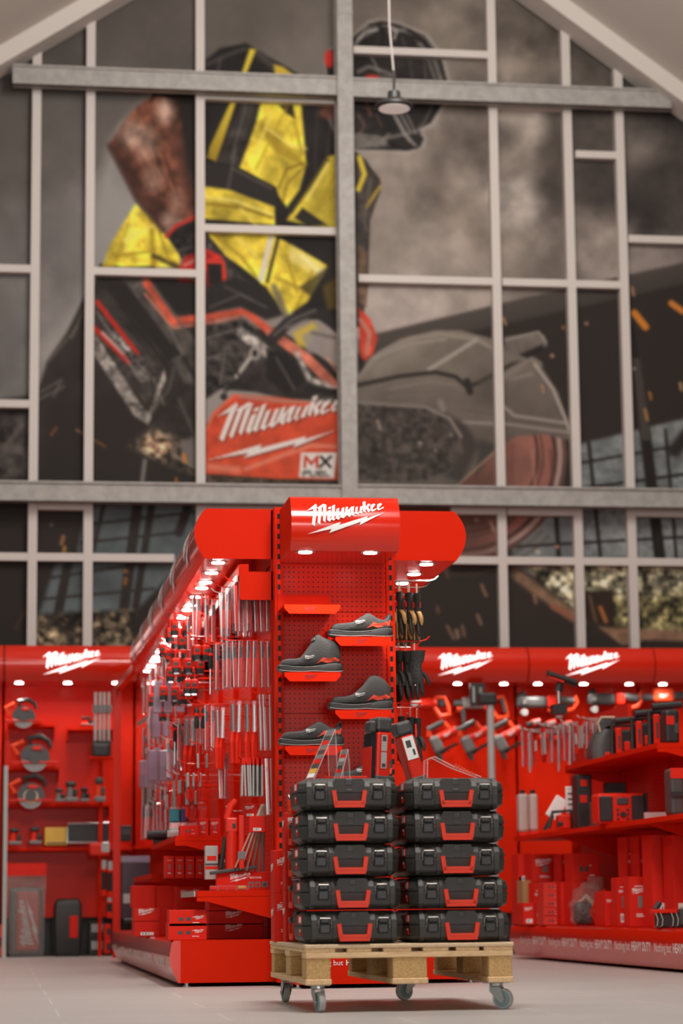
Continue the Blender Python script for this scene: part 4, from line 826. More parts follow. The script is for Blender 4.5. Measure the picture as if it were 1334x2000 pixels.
def shoe(name, prof, loc, label, lac):
    t = thing(name, label, 'shoe', loc); L = .324; k = L/.315
    o = MB(); loft(o, [((x+.004)*k-L/2, z0+.016, h*1.08, w, .68) for x, z0, h, w in prof]); up = o.build('upper', FAB, t, smooth=True)
    def at(x):     # half width at x (0..)
        xs = [(q[0]+.004)*k-L/2 for q in prof]
        for i in range(len(xs)-1):
            if xs[i] <= x <= xs[i+1]: f = (x-xs[i])/(xs[i+1]-xs[i]); return prof[i][3]*(1-f)+prof[i+1][3]*f, prof[i][2]*(1-f)+prof[i+1][2]*f
        return (.02, .08)
    SO = [(-.162,.016,.038,.014),(-.155,.009,.042,.038),(-.13,.004,.040,.050),(-.09,.001,.035,.054),(-.03,.001,.033,.050),(.02,.004,.036,.044),(.05,.003,.040,.044),(.09,.001,.050,.046),(.13,.001,.052,.046),(.152,.003,.050,.038),(.162,.008,.044,.022)]
    o = MB(); loft(o, [(x*k, z0, h, w, .55) for x, z0, h, w in SO]); so = o.build('sole', SOLE, t, smooth=True)
    o = MB(); loft(o, [(x*k*1.006, z0-.0005, z0+.007, w+.002, .5) for x, z0, h, w in SO]); o.build('tread', SOLG, so, smooth=True)
    o = MB(); loft(o, [(x*k*1.003, h-.009, h-.004, w+.0012, .5) for x, z0, h, w in SO[:7]]); o.build('sole_line', SOLG, so, smooth=True)
    f = -.046
    def side(u, v, d):
        w_, h_ = at(u); z0 = .028; h_ *= 1.08; q = max(-.98, min(.98, (v-(z0+h_)/2)/((h_-z0)/2)))
        return (u, -w_*math.sqrt(1-abs(q)**(2/.68))**.68-.0035-d, v)
    MB().prism([(.026,.044),(.058,.058),(.084,.050),(.148,.060),(.155,.092),(.12,.076),(.088,.070),(.064,.078),(.046,.060)], side, -.006, .0).build('orange_red_wedge', mat('shoe_red', (.62, .05, .02), .5), t)
    logo('lettering', .055, LGT, lambda u, v, d: side(u-.006+.0, v+.078, d), up, .001)
    o = MB(); 
    if lac == 'dial':
        hw, hh = at(.035); o.lathe((.022, -.02, .165), (-.75, -.35, .5), [(.014, 0), (.015, .008), (.012, .012), (.004, .012)], 14); o.build('lacing_dial', BLK, t, smooth=True)
        o = MB()
        for a, b in ((-.03, .0), (-.012, .02)): o.tube([(a-.005, -.035, at(a)[1]-.012), (a+.01, -.0, at(a)[1]+.004), (a+.03, .03, at(a)[1]-.01)], .004, 6)
        o.build('lace', BLK, t)
    else:
        for q in range(5):
            a = -.035+q*.014; h = at(a)[1]; o.tube([(a+.01, -.028, h-.012), (a, -.012, h+.003), (a, .012, h+.003), (a+.01, .028, h-.012)], .0032, 6)
        o.build('lace', BLK, t)
    MB().prism([(.128, .105), (.150, .09), (.158, .125), (.152, .13)], lambda u, v, d: (u, d, v), -.008, .008).build('pull_tab', BLK, t)
    return t
SY = 12.207
shoe('work_shoe', LOW, (1.843, SY, 1.757), 'low black work shoe with a red heel wedge on the upper right tray', 'lace')
shoe('work_boot', DIAL, (1.580, SY, 1.575), 'black ankle boot with a lacing dial on the middle left tray', 'dial')
shoe('work_boot', MID, (1.838, SY, 1.384), 'black laced ankle boot with a red heel wedge on the lower right tray', 'lace')
shoe('work_shoe', LOW, (1.583, SY, 1.202), 'low black work shoe on the lowest left tray, partly behind acrylic strip', 'lace')
shoe('work_shoe', LOW, (1.84, SY, 1.001), 'black work shoe at the bottom right, mostly hidden by the upright tools', 'lace')
# ------------------------------------------------------------------ gloves on the right face of the island
def hook(x, y, z, L, m, sx=1, group='', label=''):
    o = MB().tube([(0, 0, 0), (sx*(L-.05), 0, 0), (sx*(L-.02), 0, .008), (sx*L, 0, .026)], .0035, 6).build('display_hook', m, None, (x, y, z)); return tag(o, label, 'hook', group)
def glove(label, loc, kind, rz, group, L=1.):
    t = thing('work_glove', label, 'glove', loc, rz, group)
    body, cuff = ((TAN, GLOVE) if kind == 'tan' else (GLOVE, GLOVE))
    mb = MB()
    def lo(st, m):
        mb.use(m); mb.rings([[(px+wx*math.cos(2*math.pi*k/12), py+wy*math.sin(2*math.pi*k/12), z) for k in range(12)] for px, py, z, wx, wy in st])
    lo([(0, 0, 0, .018, .05), (0, 0, -.05, .017, .043), (0, 0, -.075, .016, .038), (0, 0, -.11, .018, .046), (0, 0, -.15, .017, .048), (0, 0, -.165, .012, .046)], GLOVE if kind != 'tan' else GLOVE)
    for i, (y, ln) in enumerate(((-.036, .075), (-.012, .092), (.013, .086), (.037, .066))):
        m = TAN if kind == 'tan' and i in (1, 3) else GLOVE
        lo([(0, y, -.145, .012, .0115), (.002, y*1.05, -.16-ln*.4, .0125, .0118), (.006, y*1.1, -.16-ln*.8, .011, .0105), (.009, y*1.12, -.16-ln, .004, .004)], m)
    lo([(.004, -.036, -.10, .014, .014), (.012, -.058, -.125, .013, .014), (.016, -.070, -.155, .012, .012), (.017, -.074, -.178, .004, .004)], body)
    mb.build('hand', None, t, smooth=True)
    if kind == 'tan':
        MB().lathe((0, 0, -.075), (0, 0, 1), [(.02, 0), (.021, .028), (.019, .03)], 12).build('wrist_band', REDP, t)
        MB().bx(-.019, -.014, -.012, .02, -.25, -.09).build('palm_patch', TAN, t)
    elif kind == 'red':
        for y in (-.03, .02): MB().bx(-.02, -.010, y, y+.012, -.21, -.03).build('red_trim', REDP, t)
        logo('lettering', .05, LGT, lambda u, v, d: (-.0205-d, -u, -.07+v), t, .0005)
    else: MB().rings([[((.022+i)*math.cos(2*math.pi*k/12), (.056+i)*math.sin(2*math.pi*k/12), z) for k in range(12)] for z, i in ((-.05, -.006), (-.01, .002), (.012, .006))]).build('cuff', GLOVE, t, smooth=True)
    MB().bx(-.004, .004, -.003, .003, -.02, .055).build('strap', TAPE, t)
    MB().bx(-.002, .002, -.02, .02, -.004, .05).build('header_card', CARD if kind != 'tan' else TAPE, t)
    return t
ordn = ['nearest to the end bay', 'next along', 'third along']
for y, zz in ((12.72, 2.125), (12.98, 2.125), (13.3, 2.125), (13.6, 2.125)): hook(2.05, y, zz, .30, CHR, 1, 'chrome hooks on the island right side', 'chrome hook in the top row on the right side of the island')
for y, zz in ((12.74, 1.80), (13.05, 1.80), (12.74, 1.468), (13.05, 1.468), (12.74, 1.14)): hook(2.05, y, zz, .25, REDG, 1, 'red hooks on the island right side', 'red hook under the glove rows on the right side of the island')
for j, y in enumerate((12.72, 12.98, 13.3)):
    for i, x in enumerate((2.085, 2.135, 2.185, 2.23)[:4-(j > 1)]):
        glove('black and tan work glove with red wrist band, top row on the island side', (x, y, 2.065-.004*i), 'tan', R(4*(i % 3)-4), 'tan work gloves in the top row')
for j, y in enumerate((12.74, 13.05)):
    for i, x in enumerate((2.085, 2.13, 2.17)): glove('plain black work glove hanging in the middle row on the island side', (x, y, 1.735-.003*i), 'blk', R(4-4*i), 'black work gloves in the middle row')
glove('outermost black work glove with flared cuff in the middle row', (2.215, 12.73, 1.735), 'blk', R(62), 'black work gloves in the middle row')
for j, y in enumerate((12.74, 13.05)):
    for i, x in enumerate((2.09, 2.14, 2.19, 2.225)): glove('black work glove with red trim hanging in the lowest row', (x, y, 1.40-.005*i), 'red', R(-4+3*i), 'black and red work gloves in the lowest row')
# ------------------------------------------------------------------ packs on the left face of the island
def pk_blister():
    t = thing('blister_pack', '', 'pack', (0, 0, 0)); MB().bb(-.011, .011, -.042, .042, -.27, -.0, .004, 1).build('clear_shell', CLEAR, t); MB().bx(-.012, -.008, -.044, -.041, -.268, -.004).build('edge_glint', EDGE, t)  # thin pale strip on the near edge draws the shell's glint
    MB().bx(.006, .008, -.04, .04, -.265, -.01).build('backing_card', CARD, t); MB().cyl((0, 0, -.22), (0, 0, -.12), .009, .0075, 8).build('grip', REDP, t); MB().cyl((0, 0, -.12), (0, 0, -.03), .003, n=6).build('shaft', BLK, t); return t
def pk_pliers():
    t = thing('pliers_pack', '', 'pack', (0, 0, 0)); MB().bb(-.012, .012, -.04, .04, -.25, 0, .004, 1).build('clear_shell', CLEAR, t); MB().bx(-.013, -.009, -.042, -.039, -.248, -.004).build('edge_glint', EDGE, t)
    for s in (-1, 1): MB().tube([(0, s*.006, -.09), (0, s*.02, -.15), (0, s*.014, -.235)], .008, 8).build('grip', REDP, t)
    MB().bb(-.007, .007, -.014, .014, -.1, -.03, .004, 1).build('jaw', DKG, t); MB().bx(.008, .010, -.038, .038, -.06, -.005).build('header_card', CARD, t); return t
def pk_snips():
    t = thing('hand_snips', '', 'tool', (0, 0, 0))
    for s in (-1, 1): MB().tube([(s*.004, s*.006, -.16), (s*.010, s*.02, -.22), (s*.008, s*.014, -.33)], [.008, .012, .011], 8).build('grip', REDP, t)
    MB().bb(-.006, .006, -.015, .015, -.17, -.02, .003, 1).build('blade', STEEL, t); MB().bb(-.012, .012, -.025, .025, -.17, -.0, .003, 1).build('clear_sleeve', CLEAR, t); return t
def pk_blade():
    t = thing('saw_blade_pack', '', 'pack', (0, 0, 0)); MB().bb(-.005, .005, -.045, .045, -.2, -.03, .002, 1).build('grey_card', LGT, t); MB().bb(-.006, .006, -.045, .045, -.04, 0, .002, 1).build('header_card', CARD, t); return t
def pk_long():
    t = thing('long_blade_pack', '', 'pack', (0, 0, 0)); MB().bb(-.009, .009, -.03, .03, -.30, -.0, .003, 1).build('clear_shell', CLEAR, t); MB().bx(-.010, -.005, -.032, -.029, -.298, -.004).build('edge_glint', EDGE, t); MB().bx(-.003, .003, -.02, .02, -.28, -.05).build('steel_blade', LGT, t); MB().bx(-.004, .004, -.02, .02, -.07, -.045).build('header_card', CARD, t); return t
def pk_tape():
    t = thing('tape_measure', '', 'tape measure', (0, 0, 0)); MB().bb(-.022, .022, -.04, .04, -.135, -.085, .012, 2).build('case', BLK, t); MB().bb(-.0235, .0235, -.0415, .0415, -.108, -.045, .01, 2).build('red_shell', REDP, t); MB().bb(-.013, .013, -.0435, -.038, -.09, -.068, .003, 1).build('black_badge', DKG, t)
    MB().bx(-.014, .014, -.05, -.03, -.141, -.132).build('tape_end', CHR, t); MB().bx(-.004, .004, -.02, .02, -.06, 0).build('header_card', CARD, t); return t
def pk_card():
    t = thing('carded_tool', '', 'pack', (0, 0, 0)); MB().bx(.004, .006, -.04, .04, -.21, 0).build('backing_card', CARD, t); MB().bb(-.010, .004, -.03, .03, -.13, -.05, .004, 1).build('white_label', LGT, t); MB().bb(-.010, .004, -.03, .03, -.2, -.14, .006, 1).build('red_tool', REDP, t); return t
def pk_lilac():
    t = thing('tinted_tub', '', 'pack', (0, 0, 0)); MB().bb(-.028, .028, -.045, .045, -.22, -.02, .006, 1).build('tinted_shell', LILAC, t); MB().bb(-.018, .018, -.03, .03, -.2, -.12, .006, 1).build('contents', DKG, t); MB().bx(-.006, .006, -.03, .03, -.03, 0).build('header_card', CARD, t); return t
def pk_driver():
    t = thing('screwdriver', '', 'tool', (0, 0, 0)); MB().lathe((0, 0, -.13), (0, 0, 1), [(.008, 0), (.014, .012), (.012, .06), (.015, .1), (.008, .115)], 10).build('grip', BLK, t, smooth=True); MB().cyl((0, 0, -.27), (0, 0, -.13), .0035, n=6).build('shaft', CHR, t); MB().cyl((0, 0, -.06), (0, 0, -.045), .0155, n=10).build('red_collar', REDP, t); return t
MK = {k: None for k in 'abcdefghi'}
FN = dict(a=pk_blister, b=pk_pliers, c=pk_snips, d=pk_blade, e=pk_long, f=pk_tape, g=pk_card, h=pk_lilac, i=pk_driver)
NAME = dict(a=('slim clear blister pack with red tool', 'blister packs'), b=('clear pack of red handled pliers', 'pliers packs'), c=('red handled snips in a clear sleeve', 'hand snips'), d=('grey card pack of saw blades', 'saw blade packs'),
            e=('long clear pack holding a steel blade', 'long blade packs'), f=('red and black tape measure', 'tape measures'), g=('red carded tool with pale label', 'carded tools'), h=('lilac tinted plastic tub', 'tinted tubs'), i=('black handled screwdriver', 'screwdrivers'))
def hang(kind, x, y, z, where, rz=None):
    rz = R(random.uniform(-9, 9)) if rz is None else rz
    l = NAME[kind][0]+' hanging '+where; g = NAME[kind][1]+' '+where
    if MK[kind] is None:
        MK[kind] = FN[kind](); MK[kind].location = (x, y, z); MK[kind].rotation_euler = (0, 0, rz); MK[kind]['label'] = l; MK[kind]['group'] = g; return MK[kind]
    return dup(MK[kind], (x, y, z), (R(random.uniform(-2, 2)), R(random.uniform(-2, 2)), rz), l, g)
tiers = {1: ('in the top row of the island', 2.11), 2: ('in the second row of the island', 1.795), 3: ('in the third row of the island', 1.49), 4: ('in the fourth row of the island', 1.165)}
HK = 'red wire hook carrying packs on the left side of the island'
def hooked(kind, xs, y, tier, dz=0., hm=None, whr=None):
    wh, z = tiers[tier]; z += dz
    if y < 17: hook(IX0, y, z+.003, IX0-min(xs)+.05, hm or REDG, -1, 'hooks on the island left side', HK if not hm else 'chrome hook carrying packs on the left side of the island')
    for x in xs: hang(kind, x, y, z, whr or wh)
X6 = [1.425-.036*i for i in range(6)]
# first bay, nearest the camera
hooked('a', X6, 12.72, 1); hooked('a', X6[2:]+[1.21], 12.95, 1); hooked('e', [1.25, 1.215], 13.2, 1, hm=CHR); hooked('b', [1.2, 1.16], 13.45, 1)
hooked('b', X6+[1.21], 12.72, 2); hooked('b', [1.25, 1.21, 1.17], 12.95, 2, .01); hooked('i', [1.2, 1.16], 13.2, 2, .03); hooked('f', [1.15, 1.10], 13.45, 2, .1)
hooked('e', [1.43, 1.40, 1.375], 12.70, 3, .02); hooked('c', [1.35, 1.31, 1.27, 1.235], 12.74, 3, -.01); hooked('c', [1.20, 1.17], 12.9, 3, -.03); hooked('b', [1.17, 1.135], 13.15, 3); hooked('i', [1.14, 1.10], 13.4, 3, .02)
hooked('d', [1.385-.014*i for i in range(8)], 12.75, 4, .01); hooked('e', [1.435, 1.41], 12.71, 4, .01); hooked('b', [1.22, 1.19], 13.0, 4, .06); hooked('g', [1.15, 1.10], 13.3, 4, .12)
# further bays, seen past the first
for q, (y0, kinds) in enumerate(((13.75, 'bfcg'), (14.25, 'ffbg'), (14.75, 'ffid'), (15.3, 'fhbg'), (15.9, 'afhb'), (16.5, 'bhhe'), (17.2, 'bahb'), (18.0, 'abhb'))):
    ex = 1.15-.0*q
    for tr, kd in zip((1, 2, 3, 4), kinds):
        n = 3 if y0 < 16 else 2
        hooked(kd, [ex-.07*i*(1 if kd in 'fh' else .55)+.03*(tr == 1) for i in range(n)], y0+random.uniform(-.06, .06), tr, random.uniform(-.05, .06), whr=tiers[tr][0].replace(' of the island', ', far island bays'))
        hooked(kd if kd != 'h' else 'e', [ex-.04*i-.01 for i in range(2)], y0+.27, tr, random.uniform(-.06, .02), hm=CHR if q % 2 else None, whr=tiers[tr][0].replace(' of the island', ', far island bays'))
def cpx(name, label, cat, u0, u1, v0, v1, Y, d, style, group=None, zb=None, rz=0, m=None):
    a = atY(u0, v1, Y); b = atY(u1, v1, Y); c = atY((u0+u1)/2, v0, Y); z = a.z if zb is None else zb
    return carton(name, label, cat, ((a.x+b.x)/2, Y+d/2, z), b.x-a.x, d, max(.01, c.z-z), rz, group, style, m)
# shelf and base stock, first bay
SZ1 = .488
cpx('level_box', 'red box for a level with white lettering on the near island shelf', 'box', 423, 524, 1703, 1734, 12.83, .06, 'logo', None, SZ1)
b_ = bpy.data.objects['level_box']
mb = MB()
for i in range(3): mb.use(GRY).bb(.03+i*.037, .06+i*.037, -.0315, -.0305, .015, .045, .0003, 1).use(CARD if i < 2 else DKG).bx(.036+i*.037, .053+i*.037, -.032, -.0312, .022, .036)
mb.build('picture_print', None, b_); text('lettering', [('BOX LEVEL', .013, .0003, 0, 0)], WHT, XZ(.07, -.0312, .062), b_)
tag(MB().bb(-.15, .1, -.012, .012, 0, .018, .003, 1).build('spirit_level', DKG, None, (1.27, 12.82, SZ1+.1), rot=(0, R(-7), 0)), 'dark spirit level lying on top of the red level box', 'level')
t = thing('vial_level', 'clear and red block level with a yellow vial at the shelf edge', 'level', (1.24, 12.73, SZ1)); MB().bb(-.13, .08, -.012, .012, 0, .026, .003, 1).build('clear_body', CLEAR, t)
for x in (-.11, -.06, -.015): MB().bb(x-.018, x+.018, -.013, .0, .004, .022, .002, 1).build('red_insert', REDP, t)
MB().cyl((.02, -.002, .013), (.06, -.002, .013), .010, n=10).build('vial', YEL, t)
t = cpx('boxed_level', 'white and grey carton with a red level picture beside the level box', 'box', 401, 426, 1652, 1714, 13.0, .06, '', None, SZ1+.06, 0, LGT)
mb = MB().use(CARD).bx(-.025, .025, -.0315, -.0307, .10, .125).use(DKG).bx(-.034, .034, -.0315, -.0307, .075, .085).use(CARD).bx(-.034, .034, -.0315, -.0307, .055, .07); mb.build('picture_print', None, t)
for i, (u, v) in enumerate(((438, 1700), (452, 1698), (461, 1700))):
    p = atY(u, v, 13.0); t = thing('bit_tube', 'tiny clear bit tube standing behind the red level box', 'tube', (p.x, p.y, SZ1), 0, 'bit tubes on the near shelf'); MB().cyl((0, 0, 0), (0, 0, .15), .012, n=10).build('clear_tube', CLEAR, t); MB().cyl((0, 0, .15), (0, 0, .165), .013, n=10).build('cap', WHT, t)
# framing squares fanned on a hook, sealant gun, boxes on hooks
hook(IX0, 12.86, .905, .25, CHR, -1, 'hooks on the island left side', 'chrome hook carrying packs on the left side of the island')
for i in range(6):
    t = thing('framing_square', 'thin steel framing square fanned out under the hanging boxes', 'square', (1.372+.008*i, 12.80+.012*i, .88), 0, 'framing squares near the shelf'); t.rotation_euler = (0, R(24-4.5*i), R(4*i))
    MB().bx(-.004, .004, -.012, .012, -.30, 0).build('blade', STEEL if i % 2 else mat('copper_tint', (.5, .25, .18), .4, .7), t); MB().bx(-.005, .005, -.02, .02, -.006, .06).build('heel', TAPE, t)
t = thing('sealant_gun', 'red sealant gun hanging upright left of the framing squares', 'tool', (1.235, 12.85, .60)); MB().cyl((0, 0, 0), (.004, 0, .2), .032, n=14).build('barrel', REDP, t, smooth=True); MB().bb(-.03, .035, -.03, .03, .19, .27, .01, 2).build('body', REDP, t); MB().bb(-.0, .028, -.031, .0, .205, .245, .008, 2).build('grip', BLK, t)
MB().tube([(-.02, 0, .26), (.0, 0, .33), (.03, 0, .36)], [.02, .022, .018], 10).build('neck', REDP, t, smooth=True); MB().cyl((-.055, 0, .0), (-.03, 0, .17), .012, n=8).build('lever', BLK, t); MB().cyl((0, 0, -.09), (0, 0, 0), .004, n=6).build('nozzle', CHR, t)
carton('hanging_box', 'red box with white lettering hanging above the framing squares', 'box', (1.335, 12.84, .87), .075, .05, .07, 0, None, 'logobar'); carton('hanging_box', 'red box with small print hanging below the lettered red box', 'box', (1.37, 12.80, .79), .085, .05, .085, R(-6), None, 'bar')
t = thing('tool_holster', 'red strap with a silver tag hanging beside the sealant gun', 'strap', (1.285, 12.80, .6)); MB().bb(-.014, .014, -.01, .01, 0, .28, .004, 1).build('strap', REDP, t); MB().bx(-.02, .02, -.013, -.009, .05, .09).build('tag', GRY, t)
# second bay shelf
SZ2 = .80
for i, (u0, u1, v0, st) in enumerate(((352, 388, 1612, 'win'), (388, 407, 1599, 'logotall'), (410, 431, 1599, 'logotall'))): cpx('product_carton', ['low wide red carton at the corner of the second island shelf', 'upright red carton between the low one and its twin', 'upright red carton nearest the sealant gun'][i], 'box', u0, u1, v0, 1640, 13.72+.03*i, .12, st, 'red cartons on the second island shelf', SZ2)
for i, (u0, u1, m, nm) in enumerate(((332, 352, TEAL, 'teal'), (353, 366, BLUE, 'blue'), (368, 386, REDP, 'first red'), (388, 405, REDP, 'second red'))):
    a = atY(u0, 1600, 14.3); b = atY(u1, 1600, 14.3); t = thing('bit_case', '%s bit case in the row behind the red cartons' % nm, 'case', ((a.x+b.x)/2, 14.36, SZ2), 0, 'bit cases on the second shelf'); MB().bb(-(b.x-a.x)/2, (b.x-a.x)/2, -.05, .05, .10, .175, .006, 1).build('coloured_box', m, t); MB().bb(-(b.x-a.x)/2-.002, (b.x-a.x)/2+.002, -.06, .06, 0, .10, .004, 1).build('clear_base', CLEAR, t); MB().bb(-(b.x-a.x)/2-.002, (b.x-a.x)/2+.002, -.06, .06, .175, .19, .004, 1).build('clear_lid', CLEAR, t)
p = atY(285, 1632, 15.5); t = thing('black_torch', 'black torch with red and silver head on the far island shelf edge', 'torch', (1.06, 15.6, SZ2)); MB().cyl((-.10, 0, .06), (.05, 0, .06), .03, .034, n=14).build('barrel', BLK, t, smooth=True); MB().cyl((.05, 0, .06), (.12, 0, .062), .045, n=14).build('head', REDP, t); MB().cyl((.08, 0, .06), (.10, 0, .061), .047, n=14).build('silver_ring', CHR, t); MB().bx(-.06, .06, -.03, .03, 0, .03).build('stand', BLK, t)
t = thing('pocket_organiser', 'black open box leaning at the second island shelf edge', 'box', (1.07, 14.6, SZ2)); MB().bb(-.05, .05, -.05, .05, 0, .07, .004, 1).build('body', BLK, t); MB().bx(-.052, .052, -.054, -.05, .02, .06).build('white_card', WHT, t)
# base stock
BZ = .236
cpx('orange_red_carton', 'bright red carton, upper of the two at the island base corner', 'box', 330, 404, 1777, 1803, 12.68, .16, 'win', 'bright cartons on the island base', BZ+.070)
cpx('orange_red_carton', 'bright red carton, lower of the two at the island base corner', 'box', 328, 404, 1803, 1829, 12.68, .16, 'win', 'bright cartons on the island base', BZ)
for n in ('orange_red_carton', 'orange_red_carton.001'): o_ = bpy.data.objects[n]; logo('print', .05, WHT, XZ(.06, -.0808, .045), o_, .0006)
for i, (u0, u1, v0, v1, Y, zb, st) in enumerate(((262, 313, 1773, 1798, 14.6, BZ+.085, 'logo'), (262, 313, 1798, 1824, 14.6, BZ, 'bar'), (258, 304, 1730, 1772, 15.2, BZ+.17, ''), (305, 345, 1730, 1772, 15.2, BZ+.17, ''), (345, 400, 1732, 1775, 14.9, BZ+.15, 'logo'))):
    cpx('product_carton', ['red carton with white lettering, upper one at the middle of the base', 'red carton with a white label under the lettered one', 'plain red carton at the back left of the island base', 'plain red carton beside the back left one', 'red carton with white print behind the bright cartons'][i], 'box', u0, u1, v0, v1, Y, .25, st, 'red cartons on the island base', zb)
for i, (u0, u1) in enumerate(((262, 304), (305, 345), (345, 400))): cpx('product_carton', 'red carton in the lower layer at the back of the island base, %s' % ['left', 'middle', 'right'][i], 'box', u0, u1, 1772, 1822, 15.2 if i < 2 else 14.95, .25, '', 'red cartons on the island base', BZ)
for i in range(3): cpx('product_carton', 'red carton in the shadow under the near shelf, %s one' % ['lowest', 'middle', 'topmost'][i], 'box', 408, 515, 1803-26*i, 1828, 12.95, .25, 'logo', 'shadowed cartons under the near shelf', BZ+.0715*i)
for i in range(4): cpx('product_carton', 'tall red carton standing on the lower shelf behind the near bay, one of four', 'box', 322+i*20, 340+i*20, 1672, 1722, 14.2, .12, 'tall', 'tall cartons behind the near shelf', .25+.32*0+.17+.151)
t = thing('hand_planer', 'small red and black tool lying at the far base corner', 'tool', (1.03, 16.6, BZ)); MB().bb(-.09, .06, -.04, .04, 0, .07, .02, 2).build('body', REDP, t); MB().cyl((-.16, 0, .08), (.0, 0, .085), .02, n=10).build('grip', BLK, t)
# ------------------------------------------------------------------ power tools (outline in the X-Z plane, thick in Y)
def slab(mb, pts, t, r=0): return mb.prism(pts, lambda u, v, d: (u, d, v), -t, t)
def circ_saw(label, u, v, Y, r, disc=False, group='circular saws on the wall shelves'):
    p = atY(u, v, Y); t = thing('circular_saw', label, 'circular saw', (p.x, Y, p.z), 0, group); k = r/.1
    MB().lathe((0, -.012, -.0), (0, 1, 0), [(.015, -.002), (.095*k, 0), (.095*k, .003), (.015, .004)], 28).build('blade', mat('dark_steel', (.22, .2, .19), .4, .8), t)
    slab(MB(), [(.108*k*math.cos(a), .108*k*math.sin(a)) for a in [math.pi*i/12-.15 for i in range(13)]]+[(-.08*k, -.01)], .03).build('blade_guard', DKG, t)
    if disc: MB().lathe((0, -.036, .0), (0, 1, 0), [(.01, 0), (.058*k, 0), (.058*k, .004)], 24).build('label_disc', mat('paper_label', (.62, .5, .38), .6), t)
    MB().cyl((0, -.06, .01), (0, -.02, .01), .045*k, n=16).build('gear_cover', DKG, t)
    MB().bb(-.02*k, .05*k, -.055, -.035, .06*k, .09*k, .004, 1).build('red_badge', REDP, t)
    MB().tube([(-.03*k, 0, .10*k), (-.05*k, 0, .15*k), (.04*k, 0, .165*k), (.10*k, 0, .13*k), (.115*k, 0, .08*k)], [.018*k, .02*k, .022*k, .018*k, .014*k], 8).build('handle', BLK, t, smooth=True)
    MB().tube([(-.12*k, .01, .03*k), (-.16*k, .01, .09*k), (-.08*k, .01, .13*k)], .02*k, 8).build('rear_handle', ORNG, t, smooth=True)
    MB().bb(-.17*k, .17*k, -.05, .06, -.035*k, -.022*k, .003, 1).build('base_shoe', REDP, t)
circ_saw('small circular saw on the topmost left wall shelf', 46, 1402, 21.12, .095, False); circ_saw('grey circular saw on the second left wall shelf', 68, 1482, 21.12, .118, False); circ_saw('circular saw with pale round label on the third left wall shelf', 60, 1556, 21.12, .11, True)
def small_tool(label, u0, u1, v0, v1, Y, group=None, a=REDP, b=BLK, cat='tool'):
    p, q, s = atY(u0, v1, Y), atY(u1, v1, Y), atY(u0, v0, Y); w, h = q.x-p.x, s.z-p.z
    t = thing('power_tool', label, cat, ((p.x+q.x)/2, Y, p.z), 0, group)
    MB().bb(-w*.5, w*.5, -.04, .05, 0, h*.22, .01, 2).build('base', GRY, t); MB().cyl((-w*.15, 0, h*.2), (-w*.1, 0, h*.78), w*.3, w*.24, 12).build('motor_housing', a, t, smooth=True); MB().bb(-w*.45, w*.3, -.045, .045, h*.72, h, .02, 2).build('grip', b, t); MB().bb(w*.1, w*.45, -.03, .03, h*.25, h*.6, .01, 2).build('knob', b, t); return t
def ybox(name, label, cat, u0, u1, v0, Y, d, z, m, group=None, bev=.006):
    a = atY(u0, 1600, Y); b = atY(u1, 1600, Y); h = atY((u0+u1)/2, v0, Y).z-z; t = thing(name, label, cat, ((a.x+b.x)/2, Y+d/2, z), 0, group); w = b.x-a.x
    MB().bb(-w/2, w/2, -d/2, d/2, 0, h, bev, 2).build('body', m, t); t['_w'] = w; t['_h'] = h; return t
small_tool('black and red sander at the left of the yellow case shelf', 17, 42, 1617, 1650, 21.15); small_tool('black and red sander left of the yellow case', 57, 82, 1615, 1649, 21.15)
small_tool('grey router standing left on the third wall shelf', 107, 127, 1540, 1566, 21.15, None, GRY); small_tool('grey router with red top at the middle of the third wall shelf', 127, 153, 1526, 1566, 21.15, None, GRY); small_tool('dark router on the third wall shelf beside the poles', 156, 176, 1538, 1566, 21.15, None, DKG); small_tool('red and grey tool hanging at the right end of the third wall shelf', 184, 206, 1518, 1566, 21.0, None, ORNG, DKG); small_tool('red tool behind the poles on the upper right saw shelf', 158, 184, 1400, 1417, 21.3)
def pxbox(name, label, cat, u0, u1, v0, v1, Y, d, m, group=None, parts=None, bev=.008, nm='body'):
    p, q, s = atY(u0, v1, Y), atY(u1, v1, Y), atY((u0+u1)/2, v0, Y); w, h = q.x-p.x, s.z-p.z
    t = thing(name, label, cat, ((p.x+q.x)/2, Y+d/2, p.z), 0, group); MB().bb(-w/2, w/2, -d/2, d/2, 0, h, bev, 2).build(nm, m, t); t['_w'] = w; t['_h'] = h; return t
def face(t, name, m, a0, a1, b0, b1, d, out=.004, bev=.001):
    w, h = t['_w'], t['_h']; return MB().bb(a0*w, a1*w, -d/2-out, -d/2+.002, b0*h, b1*h, bev, 1).build(name, m, t)
t = pxbox('organiser_case', 'yellow case of small bits on the left wall shelf', 'case', 87, 132, 1616, 1651, 21.17, .1, YEL); face(t, 'dark_row', DKG, -.4, .4, .08, .16, .1)
t = pxbox('display_case', 'black case with chrome frame beside the yellow case', 'case', 132, 212, 1608, 1648, 21.14, .1, BLK); w, h = t['_w'], t['_h']
MB().tube([(-w/2, -.06, .01), (-w/2, -.06, h), (w/2, -.06, h), (w/2, -.06, .01), (-w/2, -.06, .01)], .008, 6).build('chrome_frame', CHR, t)
t = pxbox('power_pack', 'small black box on the shelf right of the red tube frame', 'box', 235, 257, 1612, 1643, 21.2, .1, BLK); face(t, 'grey_panel', DKG, -.4, .4, .4, .8, .1)
